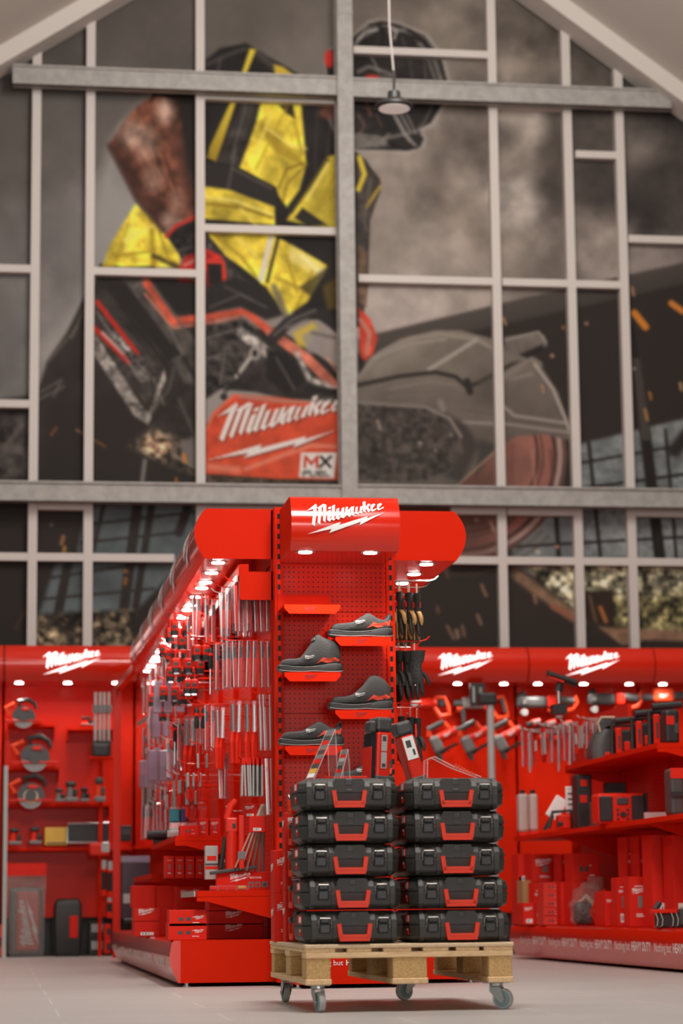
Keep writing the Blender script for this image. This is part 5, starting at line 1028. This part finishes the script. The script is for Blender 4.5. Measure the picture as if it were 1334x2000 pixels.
# tall garden tools on a stand
for i, u in enumerate((186, 195, 203, 212)):
    a = atY(u, 1352, 20.95); b = atY(u, 1478, 20.95); t = thing('pole_tool', 'slim grey pole tool standing upright by the red tube frame', 'tool', (b.x, 20.95, b.z), 0, 'pole tools by the tube frame'); L = a.z-b.z
    MB().cyl((0, 0, 0), (0, 0, L), .012, n=8).build('shaft', LGT, t); MB().cyl((0, 0, L*.68), (0, 0, L*.8), .026, n=10).build('coupling', GRY, t); MB().bb(-.022, .022, -.03, .03, 0, L*.25, .008, 1).build('motor_head', BLK, t)
t = thing('tool_stand', 'red stand carrying the pole tools', 'stand', (atY(198, 1497, 20.95).x, 20.95, 0)); z = atY(198, 1478, 20.95).z
MB().bb(-.1, .1, -.06, .06, z-.02, z, .004, 1).build('tray', RED, t); MB().bx(-.015, .015, .13, .16, 0, z-.02).build('leg', RED, t)
pxbox('trimmer_head', 'black tool head resting against the pole tools', 'tool', 180, 215, 1452, 1478, 20.88, .06, BLK, None, None, .02)
# sealant guns hanging under the shelf
for i, (u, v0, v1) in enumerate(((203, 1680, 1745), (215, 1682, 1748), (214, 1752, 1788))):
    a = atY(u, v0, 20.9); b = atY(u, v1, 20.9); L = a.z-b.z; t = thing('grease_gun', ['black and red grease gun, left of the pair hanging below the shelf', 'black and red grease gun, right of the pair hanging below the shelf', 'short red and black tool under the hanging grease guns'][i], 'tool', (a.x, 20.9, b.z))
    MB().cyl((0, 0, 0), (0, 0, L*.7), .022, n=10).build('barrel', BLK, t); MB().cyl((0, 0, L*.66), (0, 0, L*.74), .026, n=10).build('red_collar', REDP, t); MB().cyl((0, 0, -.02), (0, 0, .03), .025, n=10).build('red_cap', REDP, t); MB().cyl((0, 0, L*.74), (0, 0, L), .02, n=10).build('silver_head', LGT, t)
t = pxbox('riveter', 'red and grey hand riveter hanging below the chrome framed case', 'tool', 174, 214, 1646, 1672, 20.95, .05, REDP, None, None, .02); face(t, 'grey_nose', LGT, .1, .5, .3, 1.0, .05)
# floor stock, left
p = atY(50, 1867, 21.2); t = thing('bagged_tool_bag', 'clear plastic bag with red header holding a red lettered bag, standing on the floor', 'bag', (p.x, 21.2, 0)); W = atY(88, 1800, 21.2).x-atY(10, 1800, 21.2).x; Hh_ = atY(50, 1686, 21.2).z
MB().rings([[(x*W*w_, y*d_, z*Hh_) for x, y in ((-.5, -.5), (-.17, -.62), (.17, -.62), (.5, -.5), (.5, .5), (.17, .62), (-.17, .62), (-.5, .5))] for z, w_, d_ in ((0, .78, .2), (.05, .9, .22), (.4, .92, .22), (.7, .96, .18), (.84, 1, .08), (.87, 1, .01))]).build('clear_bag', FOIL, t, smooth=True)
MB().bx(-W/2, W/2, -.008, .008, Hh_*.865, Hh_).build('red_header', CARD, t); MB().bb(-W*.25, W*.33, -.085, .05, .05, Hh_*.70, .02, 2).build('red_panel', mat('dull_red', (.33, .05, .04), .5), t); MB().bb(-W*.44, W*.42, -.07, .08, .01, Hh_*.74, .03, 2).build('bag_body', DKG, t)
logo('lettering', Hh_*.52, LGT, lambda u, v, d: (.02-v*1., -.0865-d, Hh_*.36+u*1.), t, .001)
p = atY(132, 1867, 21.15); t = thing('hard_case', 'upright black hard case with a red label on the floor', 'case', (p.x, 21.2, 0)); W = .245; Hh_ = atY(132, 1755, 21.15).z
MB().rings([[(x*w_, y*d_, z*Hh_) for x, y in oct_(-.5*W, .5*W, -.06, .06, .02)] for z, w_, d_ in ((0, .84, .8), (.06, .92, 1), (.5, 1, 1.1), (.9, .95, 1), (.98, .78, .8), (1, .7, .6))]).build('shell', BLK, t, smooth=True); MB().bb(.015, .085, -.078, -.05, Hh_*.32, Hh_*.70, .004, 1).build('red_label', CARD, t); MB().tube([(-.11, -.01, .02), (-.125, -.01, Hh_*.5), (-.1, -.01, Hh_*.95), (.1, -.01, Hh_*.95), (.125, -.01, Hh_*.5), (.11, -.01, .02)], .006, 6).build('seam', DKG, t)
for i, (v0, v1) in enumerate(((1800, 1832), (1833, 1866))):
    t = pxbox('black_carton', ['black carton with white label, upper of two on the floor', 'black carton with white label, lower of two on the floor'][i], 'box', 174, 203, v0, v1, 21.15, .2, BLK, 'black cartons on the floor', None, .004); face(t, 'white_label', LGT, -.35, .42, .35, .85, .2)
for i, (v0, v1) in enumerate(((1805, 1832), (1833, 1862))): t = pxbox('red_carton', ['red and black carton beside the black cartons, upper', 'red and black carton beside the black cartons, lower'][i], 'box', 203, 216, v0, v1, 21.1, .15, CARD, 'red cartons beside the black ones', None, .004); face(t, 'black_panel', BLK, -.1, .4, .2, .7, .15)
t = pxbox('red_bucket_box', 'orange red box at the left edge of the floor', 'box', -12, 8, 1806, 1868, 21.1, .2, ORNG, None, None, .006); face(t, 'dark_print', DARKRED, -.3, .3, .3, .6, .2)
t = pxbox('tinted_display_case', 'tall tinted plastic case standing behind the red tube frame', 'case', 236, 292, 1672, 1795, 21.0, .12, mat('smoked_plastic', (.05, .03, .045), .2), None, None, .01); face(t, 'pale_lid', LILAC, -.5, .5, .9, 1.0, .12); face(t, 'paper_label', LGT, -.42, -.05, .25, .4, .12)
# dark tools and brackets beyond the island end
for i, (u, v0, v1) in enumerate(((291, 1438, 1504), (290, 1528, 1602))):
    a, b = atY(u, v0, 21.1), atY(u, v1, 21.1); h = a.z-b.z; t = thing('band_saw', ['dark grey band saw hanging beyond the island, upper', 'dark band saw hanging beyond the island, lower'][i], 'band saw', (a.x, 21.15, b.z))
    MB().bb(-.055, .05, -.05, .05, 0.02, h, .02, 2).build('body', DKG, t); MB().bb(.05, .16, -.03, .03, .0, .05, .01, 2).build('arm', DKG, t); MB().bb(.04, .10, -.04, .04, h*.8, h*1.05, .02, 2).build('red_grip', ORNG, t); MB().bb(.06, .12, -.04, .04, h*.1, h*.75, .02, 2).build('red_motor', REDP, t)
for i, (u, v) in enumerate(((316, 1420), (318, 1560))):
    a = atY(u, v-30, 20.9); b = atY(u, v+95 if i == 0 else 1625, 20.9); t = MB().bx(-.02, .02, -.02, .02, 0, a.z-b.z).build('display_post', LGT, None, (a.x, 20.9, b.z)); tag(t, ['pale square post behind the hanging tubs, upper piece', 'pale square post behind the hanging tubs, lower piece'][i], 'post')
def rail(u0, v0, u1, v1, Y0, Y1, label):
    a, b = atY(u0, v0, Y0), atY(u1, v1, Y1); mb = MB().rings([[p+Vector((0, 0, s))+Vector((0, q, 0)) for s, q in ((-.022, 0), (.022, 0), (.022, .01), (-.022, .01))] for p in (a, b)]); tag(mb.build('price_rail', LGT), label, 'price rail')
rail(268, 1415, 296, 1398, 19.8, 18.6, 'pale slanted price rail beyond the island, upper'); rail(296, 1538, 336, 1512, 18.6, 17.4, 'pale slanted price rail below the dark band saw')
rail(284, 1466, 350, 1476, 18.9, 18.6, 'silver arm reaching out beyond the hanging tubs')
# ------------------------------------------------------------------ right back wall: tools on the pegboard
TY = 21.28
def tool_at(name, label, cat, u, v, group=None, rot=0., Y=TY):
    p = atY(u, v, Y); t = thing(name, label, cat, (p.x, Y, p.z), 0, group); t.rotation_euler = (0, rot, 0); return t
def peg_back(t, L=.2): MB().cyl((0, .0, 0), (0, L, 0), .008, n=6).build('peg', STEEL, t)
px = 21.28/4722*1.02
def recip(label, u, v, rot=0.):
    t = tool_at('reciprocating_saw', label, 'saw', u, v, 'saws on the back wall', rot); peg_back(t)
    MB().cyl((-.18, 0, -.01), (-.10, 0, 0), .028, .038, 12).build('nose', GRY, t, smooth=True); MB().rings([[(x, .038*w_*math.cos(a*.5236), .045*w_*math.sin(a*.5236)+zc) for a in range(12)] for x, w_, zc in ((-.10, .9, 0), (-.04, 1.05, 0), (.03, .95, .005), (.05, .7, .005))]).build('motor_housing', REDP, t, smooth=True)
    MB().tube([(.03, 0, .05), (.12, 0, .055), (.155, 0, -.03), (.165, 0, -.10), (.08, 0, -.115), (.04, 0, -.05), (.02, 0, -.02)], [.022, .02, .02, .022, .024, .022, .02], 8).build('rear_handle', ORNG, t, smooth=True); MB().bb(.06, .13, -.02, .02, -.03, .035, .01, 1).build('grip', BLK, t)
recip('red and grey reciprocating saw just right of the black gloves', 842, 1374)
t = tool_at('rotary_hammer', 'grey and red rotary hammer with side handle on the back wall', 'drill', 945, 1374, None, 0., 21.37); peg_back(t, .12)
MB().cyl((-.28, 0, .0), (-.2, 0, 0), .03, .04, 12).build('chuck', DKG, t); MB().bb(-.21, .02, -.05, .05, -.05, .06, .03, 2).build('gearbox', GRY, t); MB().cyl((-.25, 0, -.05), (-.19, 0, -.05), .03, n=10).build('red_ring', ORNG, t); MB().cyl((-.20, -.03, -.05), (-.19, -.03, -.21), .024, .02, 10).build('side_handle', DKG, t, smooth=True)
MB().bb(-.02, .08, -.045, .045, -.06, .06, .02, 2).build('motor_housing', REDP, t); MB().tube([(.07, 0, .05), (.17, 0, .06), (.20, 0, -.02), (.22, 0, -.12), (.12, 0, -.13), (.06, 0, -.05)], .024, 8).build('rear_handle', ORNG, t, smooth=True); MB().tube([(.16, -.012, .05), (.195, -.012, -.08)], .02, 8).build('grip', DKG, t, smooth=True)
def band(label, u, v, k=1.):
    t = tool_at('portable_band_saw', label, 'band saw', u, v, 'portable band saws'); peg_back(t)
    MB().bb(-.28*k, .0, -.05, .05, -.05, .055, .03, 2).build('saw_housing', DKG, t); MB().cyl((-.22*k, -.06, 0), (-.22*k, -.05, 0), .02, n=10).build('wheel_boss', GRY, t); MB().cyl((-.26*k, 0, .05), (-.2*k, 0, .08), .03, n=10).build('front_knob', BLK, t); MB().lathe((-.21*k, -.03, -.09), (0, 1, 0), [(.03, 0), (.034, .01), (.034, .05), (.03, .06)], 14).build('blade_guide', LGT, t)
    MB().bb(-.0, .09, -.045, .045, -.05, .06, .02, 2).build('motor_housing', REDP, t); MB().cyl((.08, 0, .03), (.24*k, 0, .01), .035, .04, 12).build('grip', DKG, t, smooth=True); MB().tube([(.0, 0, -.07), (.12, 0, -.085), (.24*k, 0, -.06), (.28*k, 0, .0), (.26*k, 0, .06)], .018, 8).build('hand_loop', ORNG, t, smooth=True)
band('dark grey band saw with red loop, left of the lamp head', 1068, 1372); band('dark grey band saw with red loop, right of the lamp head', 1200, 1366, .9)
t = tool_at('hedge_tool', 'red and grey tool hanging at the right edge of the back wall', 'tool', 1290, 1362); peg_back(t); MB().cyl((-.18, 0, 0), (-.06, 0, 0), .03, .035, 12).build('nose', DKG, t); MB().bb(-.08, .12, -.05, .05, -.04, .08, .025, 2).build('motor_housing', ORNG, t); MB().bb(.11, .26, -.04, .04, -.02, .05, .02, 2).build('rear_grip', DKG, t); logo('lettering', .09, WHT, XZ(.02, -.052, .01), t, .001)
def nailer(label, u, v, Y=21.2):
    t = tool_at('nail_gun', label, 'nail gun', u, v, None, R(-24), Y); peg_back(t, 21.49-Y)
    MB().cyl((-.06, 0, -.005), (.12, 0, -.005), .042, n=14).build('cylinder', REDP, t, smooth=True); MB().cyl((.12, 0, -.005), (.14, 0, -.005), .045, .03, 14).build('end_cap', DKG, t); MB().bb(-.14, -.04, -.045, .045, -.12, .03, .025, 2).build('nose_block', GRY, t); MB().cyl((-.11, 0, -.19), (-.11, 0, -.10), .02, .03, 10).build('nose_tip', DKG, t)
    MB().cyl((-.11, 0, .10), (.05, 0, .11), .026, n=10).build('grip', DKG, t, smooth=True); MB().tube([(-.10, 0, .09), (-.12, 0, .05), (-.10, 0, .02)], .024, 8).build('neck', ORNG, t); MB().cyl((.05, 0, .10), (.07, 0, .03), .024, n=8).build('rear_strut', ORNG, t); logo('lettering', .08, WHT, XZ(.03, -.0425, -.005), t, .001)
    MB().tube([(-.10, .0, -.14), (.0, 0, -.12), (.08, 0, -.115)], .015, 6).build('magazine', BLK, t); return t
nailer('red and grey nail gun, leftmost of the slanted three', 866, 1436); nailer('red and grey nail gun in the middle of the slanted three', 927, 1436, 21.09); nailer('red and grey nail gun, rightmost of the slanted three, behind the pale pole', 991, 1434)
def driver(label, u, v, k=1.):
    t = tool_at('impact_driver', label, 'drill', u, v, 'impact drivers in the second row', R(-15), 21.2); peg_back(t, .28)
    MB().cyl((-.07*k, 0, 0), (-.02, 0, 0), .02, .03, 12).build('nose', BLK, t); MB().cyl((-.02, 0, 0), (.06, 0, 0), .034, n=12).build('motor_housing', REDP, t, smooth=True); MB().cyl((.02, 0, -.02), (.045, 0, -.12), .02, n=10).build('grip', BLK, t); MB().bb(.0, .08, -.03, .03, -.16, -.115, .008, 1).build('battery', REDP, t); MB().bb(-.01, .05, -.036, -.03, -.01, .02, .004, 1).build('badge', LGT, t)
for i, (u, v) in enumerate(((1043, 1412), (1073, 1414), (1104, 1416), (1135, 1413))): driver('red impact driver in the second row on the back wall', u, v)
# box and pale pole in front
t = pxbox('boxed_tool', 'black carton with white lettering hanging above the rotary hammer', 'box', 920, 947, 1334, 1378, 20.9, .06, BLK, None, None, .003); 
MB().use(LGT).bx(-.045, -.028, -.0335, -.03, .03, .17).bx(.015, .022, -.0335, -.03, .02, .16).bx(.03, .037, -.0335, -.03, .02, .16).build('white_print', None, t)
def light_pole(label, u, v0, v1, Y, head=True):
    a = atY(u, v0, Y); t = thing('stand_light', label, 'light', (a.x, Y, 0)); z = a.z
    MB().cyl((0, 0, .05), (0, 0, z*.55), .036, n=14).cyl((0, 0, z*.55), (0, 0, z-.06), .03, n=14).build('pole', LGT, t, smooth=True)
    MB().cyl((0, 0, z*.62), (0, 0, z*.65), .042, n=14).build('red_collar', REDP, t); MB().lathe((0, 0, 0), (0, 0, 1), [(.2, 0), (.2, .03), (.05, .06)], 20).build('base', BLK, t)
    MB().bb(-.10, .05, -.05, .05, z-.08, z+.02, .02, 2).build('head', BLK, t); return t
light_pole('pale grey light pole with black head before the nail guns', 957, 1358, 1520, 19.6)
Y = 16.6; a = atY(1095, 1350, Y); b = atY(1092, 1408, Y)
t = thing('area_light', 'black swivelling work light on a chrome pole above the hanging packs', 'light', (b.x, Y, 1.79)); z0 = b.z-1.79; z1 = a.z-1.79
MB().cyl((0, 0, 0), (0, 0, z1), .016, n=12).build('chrome_pole', CHR, t, smooth=True); MB().cyl((0, 0, z0*.7), (0, 0, z0+.02), .028, n=12).build('clamp', LGT, t); MB().bb(-.05, .05, -.05, .05, -.01, z0*.6, .03, 2).build('black_base', BLK, t)
MB().cyl((0, 0, z1-.0), (.02, 0, z1+.07), .03, .024, 10).build('neck', BLK, t); l = MB().rings([[(x, .045*math.cos(q*.628), zz+.028*math.sin(q*.628)) for q in range(10)] for x, zz in ((-.075, z1+.12), (.0, z1+.095), (.13, z1+.055))]); l.build('lamp_head', BLK, t, smooth=True); MB().tube([(-.08, -.03, z1+.1), (.03, -.045, z1+.06)], .008, 6).build('red_trim', REDP, t)
# ------------------------------------------------------------------ stock on the low run at the right
ZU, ZL, ZB = 1.361, .906, .252
def wlight(label, u, Y, h):
    a = atY(u, 1465, Y); t = thing('work_light', label, 'light', (max(4.06, a.x), Y, ZU))
    MB().tube([(-.07, 0, .015), (-.07, 0, h), (.07, 0, h), (.07, 0, .015), (-.07, 0, .015)], .016, 8).build('frame', BLK, t, smooth=True); MB().bb(-.055, .055, -.05, .05, .02, h-.03, .015, 2).build('lamp_body', BLK, t); MB().bb(-.058, -.018, -.062, -.045, .02, h-.02, .006, 1).build('red_strip', REDP, t); MB().bb(-.045, -.03, -.066, -.06, .06, h-.07, .002, 1).build('dark_print', DKG, t); MB().bb(.0, .04, -.06, -.045, .05, h*.5, .006, 1).build('red_corner', REDP, t); MB().cyl((-.05, 0, h+.03), (.14, 0, h+.045), .024, n=10).build('carry_handle', BLK, t, smooth=True); MB().bx(-.05, .08, -.05, .05, 0, .02).build('foot', BLK, t)
wlight('black work light with red strip beside the grey backpack', 1216, 15.9, .22); wlight('black work light with red strip, second from the backpack', 1256, 15.35, .225); wlight('black work light with red strip, third from the backpack', 1291, 14.85, .23)
t = ybox('jobsite_tool', 'black and red tool at the right end of the upper shelf', 'tool', 1306, 1334, 1385, 14.4, .12, ZU, BLK, None, .02); face(t, 'red_badge', REDP, -.45, .1, .55, .8, .12); face(t, 'dial', DKG, .1, .4, .3, .6, .12)
t = thing('backpack', 'grey and black backpack lying on the upper shelf of the low run', 'bag', (atY(1180, 1470, 16.3).x, 16.3, ZU)); MB().rings([[(x*w_+o_, y*.1, z) for x, y in oct_(-.5, .5, -1, 1, .2)] for z, w_, o_ in ((0, .18, -.01), (.08, .2, -.01), (.15, .17, .0), (.2, .12, .0), (.24, .06, .02))]).build('bag_body', DKG, t, smooth=True); MB().bb(-.055, .06, -.1, .0, .19, .30, .03, 2).build('padded_flap', DKG, t); MB().tube([(-.05, -.105, .2), (-.065, -.105, .26), (-.04, -.105, .3), (.055, -.105, .3)], .007, 6).build('light_piping', TAPE, t); MB().bb(-.02, .03, -.115, -.09, .02, .06, .005, 1).build('red_tag', REDP, t)
wh = 'at the far end of the low run'
for i, u in enumerate((1020, 1032, 1046, 1060, 1076, 1090, 1102, 1113, 1124, 1135, 1147, 1158)):
    Y = 17.9-.12*i; p = atY(u, 1422, Y); hook(4.38, Y, 1.70-.02*(i % 3), max(.05, 4.38-p.x+.03), CHR, -1, 'chrome hooks on the low run', 'chrome hook at the far end of the low run'); hang('aegdbe'[i % 6], p.x, Y, 1.69-.02*(i % 3), wh)
    if i % 2 == 0: hang('abg'[i % 3], p.x+.06, Y+.0, 1.69-.02*(i % 3), wh)
# lower shelf
for i, (u0, u1) in enumerate(((1014, 1034), (1036, 1052))): t = ybox('fluid_bottle', ['pale translucent bottle at the far end of the lower shelf, left', 'pale translucent bottle at the far end of the lower shelf, right'][i], 'bottle', u0, u1, 1550, 17.95-.2*i, .1, ZL+.03, mat('milky_plastic', (.5, .42, .38), .4), None, .02); w, h = t['_w'], t['_h']; MB().cyl((0, 0, h), (0, 0, h+.03), .02, n=10).build('cap', BLK, t); MB().bb(-w*.5, w*.5, -.05, .05, -.03, 0, .004, 1).build('red_tray', REDP, t)
t = ybox('white_label_box', 'white tag leaning among the tools on the lower shelf', 'tag', 1064, 1090, 1552, 17.0, .02, ZL+.10, WHT); t.rotation_euler = (0, R(32), 0); MB().bx(-.01, .01, -.02, .02, -.10, .02).build('stem', BLK, t)
t = thing('framed_tool', 'black tube framed tool with red boxes on the lower shelf', 'tool', (atY(1096, 1600, 16.7).x, 16.7, ZL)); MB().tube([(-.09, 0, .015), (-.06, 0, .13), (.07, 0, .14), (.09, 0, .015)], .013, 8).build('tube_frame', BLK, t, smooth=True); MB().bb(-.03, .06, -.05, .05, .01, .11, .01, 1).build('red_body', REDP, t); MB().bb(-.04, .0, -.06, -.04, .03, .06, .005, 1).build('switch', BLK, t)
t = ybox('tower_light', 'tall black tower case with red badges on the lower shelf', 'case', 1128, 1158, 1512, 16.4, .16, ZL, BLK, None, .012); face(t, 'red_badge', REDP, -.25, .2, .78, .9, .16); face(t, 'red_badge', REDP, -.3, .15, .48, .62, .16); 
t = ybox('price_board', 'white price card standing behind the tower case', 'sign', 1106, 1127, 1536, 16.9, .01, ZL+.13, WHT); w, h = t['_w'], t['_h']; MB().use(DKG).bx(-w*.3, w*.3, -.008, -.004, h*.3, h*.36).bx(-w*.3, w*.3, -.008, -.004, h*.5, h*.56).bx(-w*.3, w*.3, -.008, -.004, h*.7, h*.76).build('print_lines', None, t); MB().bx(-.006, .006, -.004, .004, -.13, 0).build('stem', BLK, t)
t = ybox('jobsite_radio', 'red and black jobsite radio on the lower shelf of the low run', 'radio', 1168, 1262, 1549, 15.3, .18, ZL, REDP, None, .02)
for nm, m, a in (('speaker', BLK, (-.47, -.19, .08, .9)), ('display', DKG, (-.1, .14, .62, .85)), ('speaker', BLK, (.2, .5, .06, .92)), ('handle_bumper', BLK, (.44, .54, .2, 1.0))): face(t, nm, m, *a, .18, .01, .006)
w, h = t['_w'], t['_h']
for x, z in ((-.09, .45), (-.09, .3), (-.09, .15), (.12, .45), (.12, .3), (.12, .15)): MB().cyl((x*w, -.1, z*h), (x*w, -.085, z*h), .008, n=8).build('button', BLK, t)
MB().cyl((.02*w, -.105, .3*h), (.02*w, -.085, .3*h), .018, n=12).build('dial', BLK, t)
t = ybox('battery_box', 'small black box with red front beside the radio', 'box', 1158, 1168, 1566, 15.9, .1, ZL, DKG); face(t, 'red_front', REDP, -.4, .4, .1, .5, .1)
t = thing('level_bar', 'long grey aluminium bar lying along the lower shelf edge', 'level', (3.98, 14.6, ZL)); MB().rings([[(x, y, z) for y, z in ((-.015, 0), (.015, 0), (.015, .045), (-.015, .045))] for x in (-.02, .34)]).build('bar', ALU, t); MB().bb(.34, .36, -.018, .018, -.002, .048, .003, 1).build('end_cap', BLK, t)
t = ybox('black_vacuum', 'dark grey tool standing at the right edge of the lower shelf', 'tool', 1312, 1340, 1500, 13.9, .15, ZL, DKG, None, .02); face(t, 'red_panel', REDP, -.5, .5, .78, 1.0, .15); face(t, 'black_clip', BLK, -.5, .4, .4, .5, .15, .02)
t = ybox('charger', 'black charger box behind the radio', 'box', 1186, 1225, 1528, 16.2, .1, ZL, BLK); face(t, 'grey_panel', DKG, -.3, .3, .5, .8, .1)
# base stock at the right
def rbox(label, u0, u1, v0, v1, Y, d, style, group='red cartons on the right base', m=None, name='product_carton', zb=None): return cpx(name, label, 'box', u0, u1, v0, v1, Y, d, style, group, zb, 0, m)
rbox('red carton with lettering and barcode at the far left of the right base', 1022, 1046, 1763, 1803, 17.5, .2, 'logobar', zb=ZB)
rbox('tan cardboard box behind the red cartons of the right base', 1022, 1038, 1720, 1762, 17.8, .2, '', None, mat('cardboard', (.42, .25, .10), .8), 'cardboard_box', ZB+.02)
for i in range(5): rbox('bright red flat carton in the stack of five on the right base, %s' % ['lowest', 'second from bottom', 'middle', 'second from top', 'topmost'][i], 1062, 1096, 1787-16*i, 1803-16*i, 17.15, .2, 'win', 'stack of five bright cartons', mat('bright_carton', (.7, .03, .012), .5), zb=ZB+.0605*i)
rbox('tall red carton left of the bright stack', 1044, 1061, 1724, 1802, 17.5, .18, 'logotall', zb=ZB); rbox('red carton right of the bright stack, mostly behind the bag', 1097, 1120, 1722, 1803, 17.0, .25, 'tall', zb=ZB)
for i, (u0, u1, v0, v1, Y) in enumerate(((1013, 1038, 1668, 1712, 18.02), (1040, 1090, 1668, 1722, 17.75), (1097, 1118, 1668, 1718, 17.3), (1119, 1172, 1666, 1720, 16.75))):
    rbox(['dark red carton with pale label in the upper back row, leftmost', 'dark red carton with pale lettering in the upper back row', 'narrow red carton with white prints in the upper back row', 'wide red carton in the upper back row above the clear bag'][i], u0, u1, v0, v1, Y, .25, ['bar', 'logotall', 'logotall', 'win'][i], zb=ZB+.30)
    rbox(['dark red carton supporting the upper back row, leftmost', 'dark red carton supporting the upper back row, second', 'dark red carton supporting the upper back row, third', 'dark red carton supporting the upper back row, behind the bag'][i], u0, u1, v1, 1800, Y, .25, '', zb=ZB)
for i, (u0, u1, v0, v1, Y, st) in enumerate(((1227, 1252, 1634, 1765, 15.5, 'logotall'), (1252, 1274, 1632, 1766, 15.25, 'logotall'), (1276, 1317, 1630, 1766, 14.66, 'bar'), (1318, 1350, 1630, 1768, 14.37, 'bar'))):
    rbox(['tall red carton with a grey tool picture, left of the tall row', 'tall red carton with white lettering in the tall row', 'tall plain red carton with small white barcode in the tall row', 'tall red carton cut by the right edge of the photo'][i], u0, u1, v0, 1800, Y, .22, st, 'tall cartons on the right base', zb=ZB)
rbox('red carton with white lettering in front of the clear bag', 1183, 1206, 1740, 1808, 15.7, .15, 'logo', zb=ZB); rbox('red carton with two tool pictures in the front row of the right base', 1207, 1230, 1714, 1808, 15.35, .15, 'logotallbar', zb=ZB); rbox('large red carton with lettering in the front row of the right base', 1231, 1273, 1712, 1810, 15.0, .15, 'logotall', zb=ZB); rbox('dark red carton edge left of the front row', 1173, 1182, 1742, 1806, 15.95, .15, '', zb=ZB)
t = thing('film_bundle', 'bundle wrapped in crumpled clear film on the right base', 'bag', (atY(1148, 1800, 16.45).x, 16.45, ZB)); rb = random.Random(5)
bm = bmesh.new(); bmesh.ops.create_icosphere(bm, subdivisions=4, radius=1)
for v in bm.verts:
    f_ = 1+.16*math.sin(7*v.co.x+3*v.co.z)*math.sin(5*v.co.z+2)+rb.uniform(-.05, .05); v.co = Vector((v.co.x*.125*f_, v.co.y*.12*f_, .145+v.co.z*.145*f_+(.03*v.co.x)))
    v.co.z = max(0.002, v.co.z)
MB().bm(bm).build('clear_film', FOIL, t, smooth=False); MB().rings([[(.06+x*.05, y*.02, z) for x, y in ((-1, -1), (1, -1), (1, 1), (-1, 1))] for z in (.25, .33)]).build('twisted_end', FOIL, t)
MB().tube([(.10, -.11, .24), (.03, -.125, .17), (.0, -.12, .09), (.03, -.11, .02)], .012, 8).build('red_cord', REDP, t, smooth=True); MB().tube([(-.02, .0, .05), (-.05, .02, .15), (.0, .03, .2), (.06, .0, .12), (.02, -.02, .06)], .022, 8).build('coiled_cable', TAPE, t, smooth=True); MB().bb(-.09, .03, -.05, .07, .01, .16, .03, 2).build('dark_contents', DKG, t)
t = thing('red_black_gadget', 'black and red tool with bent wire hooks at the base edge', 'tool', (atY(1300, 1800, 14.2).x, 14.2, ZB)); MB().bb(-.06, .1, -.04, .04, .0, .09, .01, 2).build('body', BLK, t); MB().bb(-.10, .06, -.06, .0, .085, .11, .006, 1).build('red_arm', REDP, t); MB().cyl((.10, -.03, .02), (.10, -.03, .11), .03, n=12).build('battery', DKG, t); MB().cyl((-.07, -.03, .11), (-.04, -.03, .15), .018, n=10).build('knob', BLK, t)
for x in (-.075, -.045, .02, .05): MB().tube([(x, -.055, .09), (x+.012, -.06, .05), (x+.005, -.062, .012), (x-.015, -.07, .006)], .003, 6).build('wire_hook', mat('wire_steel', (.42, .38, .34), .4, .9), t)
# ------------------------------------------------------------------ light: added front fill, side daylight, ceiling lamps, shelf downlights
w = bpy.data.worlds.new('hall'); S.world = w; w.use_nodes = True
bg = w.node_tree.nodes['Background']; bg.inputs[0].default_value = (1, .93, .87, 1); bg.inputs[1].default_value = .085
def area(name, loc, size, power, target, col=(1, .95, .90), sy=None):
    l = bpy.data.lights.new(name, 'AREA'); l.energy = power; l.size = size; l.color = col
    if sy: l.shape = 'RECTANGLE'; l.size_y = sy
    o = bpy.data.objects.new(name, l); C.objects.link(o); o.location = loc
    o.rotation_euler = (Vector(target)-Vector(loc)).to_track_quat('-Z', 'Y').to_euler(); return o
area('ceiling_lamp', (1.7, 8.3, 5.6), 1.6, 300, (1.7, 11, 1))
area('front_fill_lamp', (1.6, -3.0, 1.7), 4.0, 320, (1.6, 10, .3), (1, .97, .93), 2.2)  # soft fill added behind the camera to lift the pallet and case fronts
area('daylight_from_side_windows', (-6.0, 6.5, 2.4), 2.6, 55, (1.2, 9.8, .6), (.70, .97, .95), 2.0)
area('ceiling_lamp', (4.2, 12.5, 7.0), 2.0, 60, (3.4, 13, 0))
area('ceiling_lamp', (-1.2, 13, 7.0), 2.0, 120, (-1, 14, 0))
area('ceiling_lamp', (3.3, 15.2, 8.6), 2.5, 340, (3.3, 22.3, 5))
def spot(loc, e, ang=150, blend=1., rot=(0, 0, 0)):
    l = bpy.data.lights.new('downlight', 'SPOT'); l.energy = e; l.spot_size = R(ang); l.spot_blend = blend; l.shadow_soft_size = .03; l.color = (1, .95, .90)
    o = bpy.data.objects.new('downlight_beam', l); C.objects.link(o); o.location = loc; o.rotation_euler = rot
for p, e in SPOTS: spot(p, e*1.4)
vs = S.view_settings; vs.view_transform = 'Standard'; vs.look = 'None'; vs.exposure = 0.0; vs.gamma = 1; vs.use_curve_mapping = False
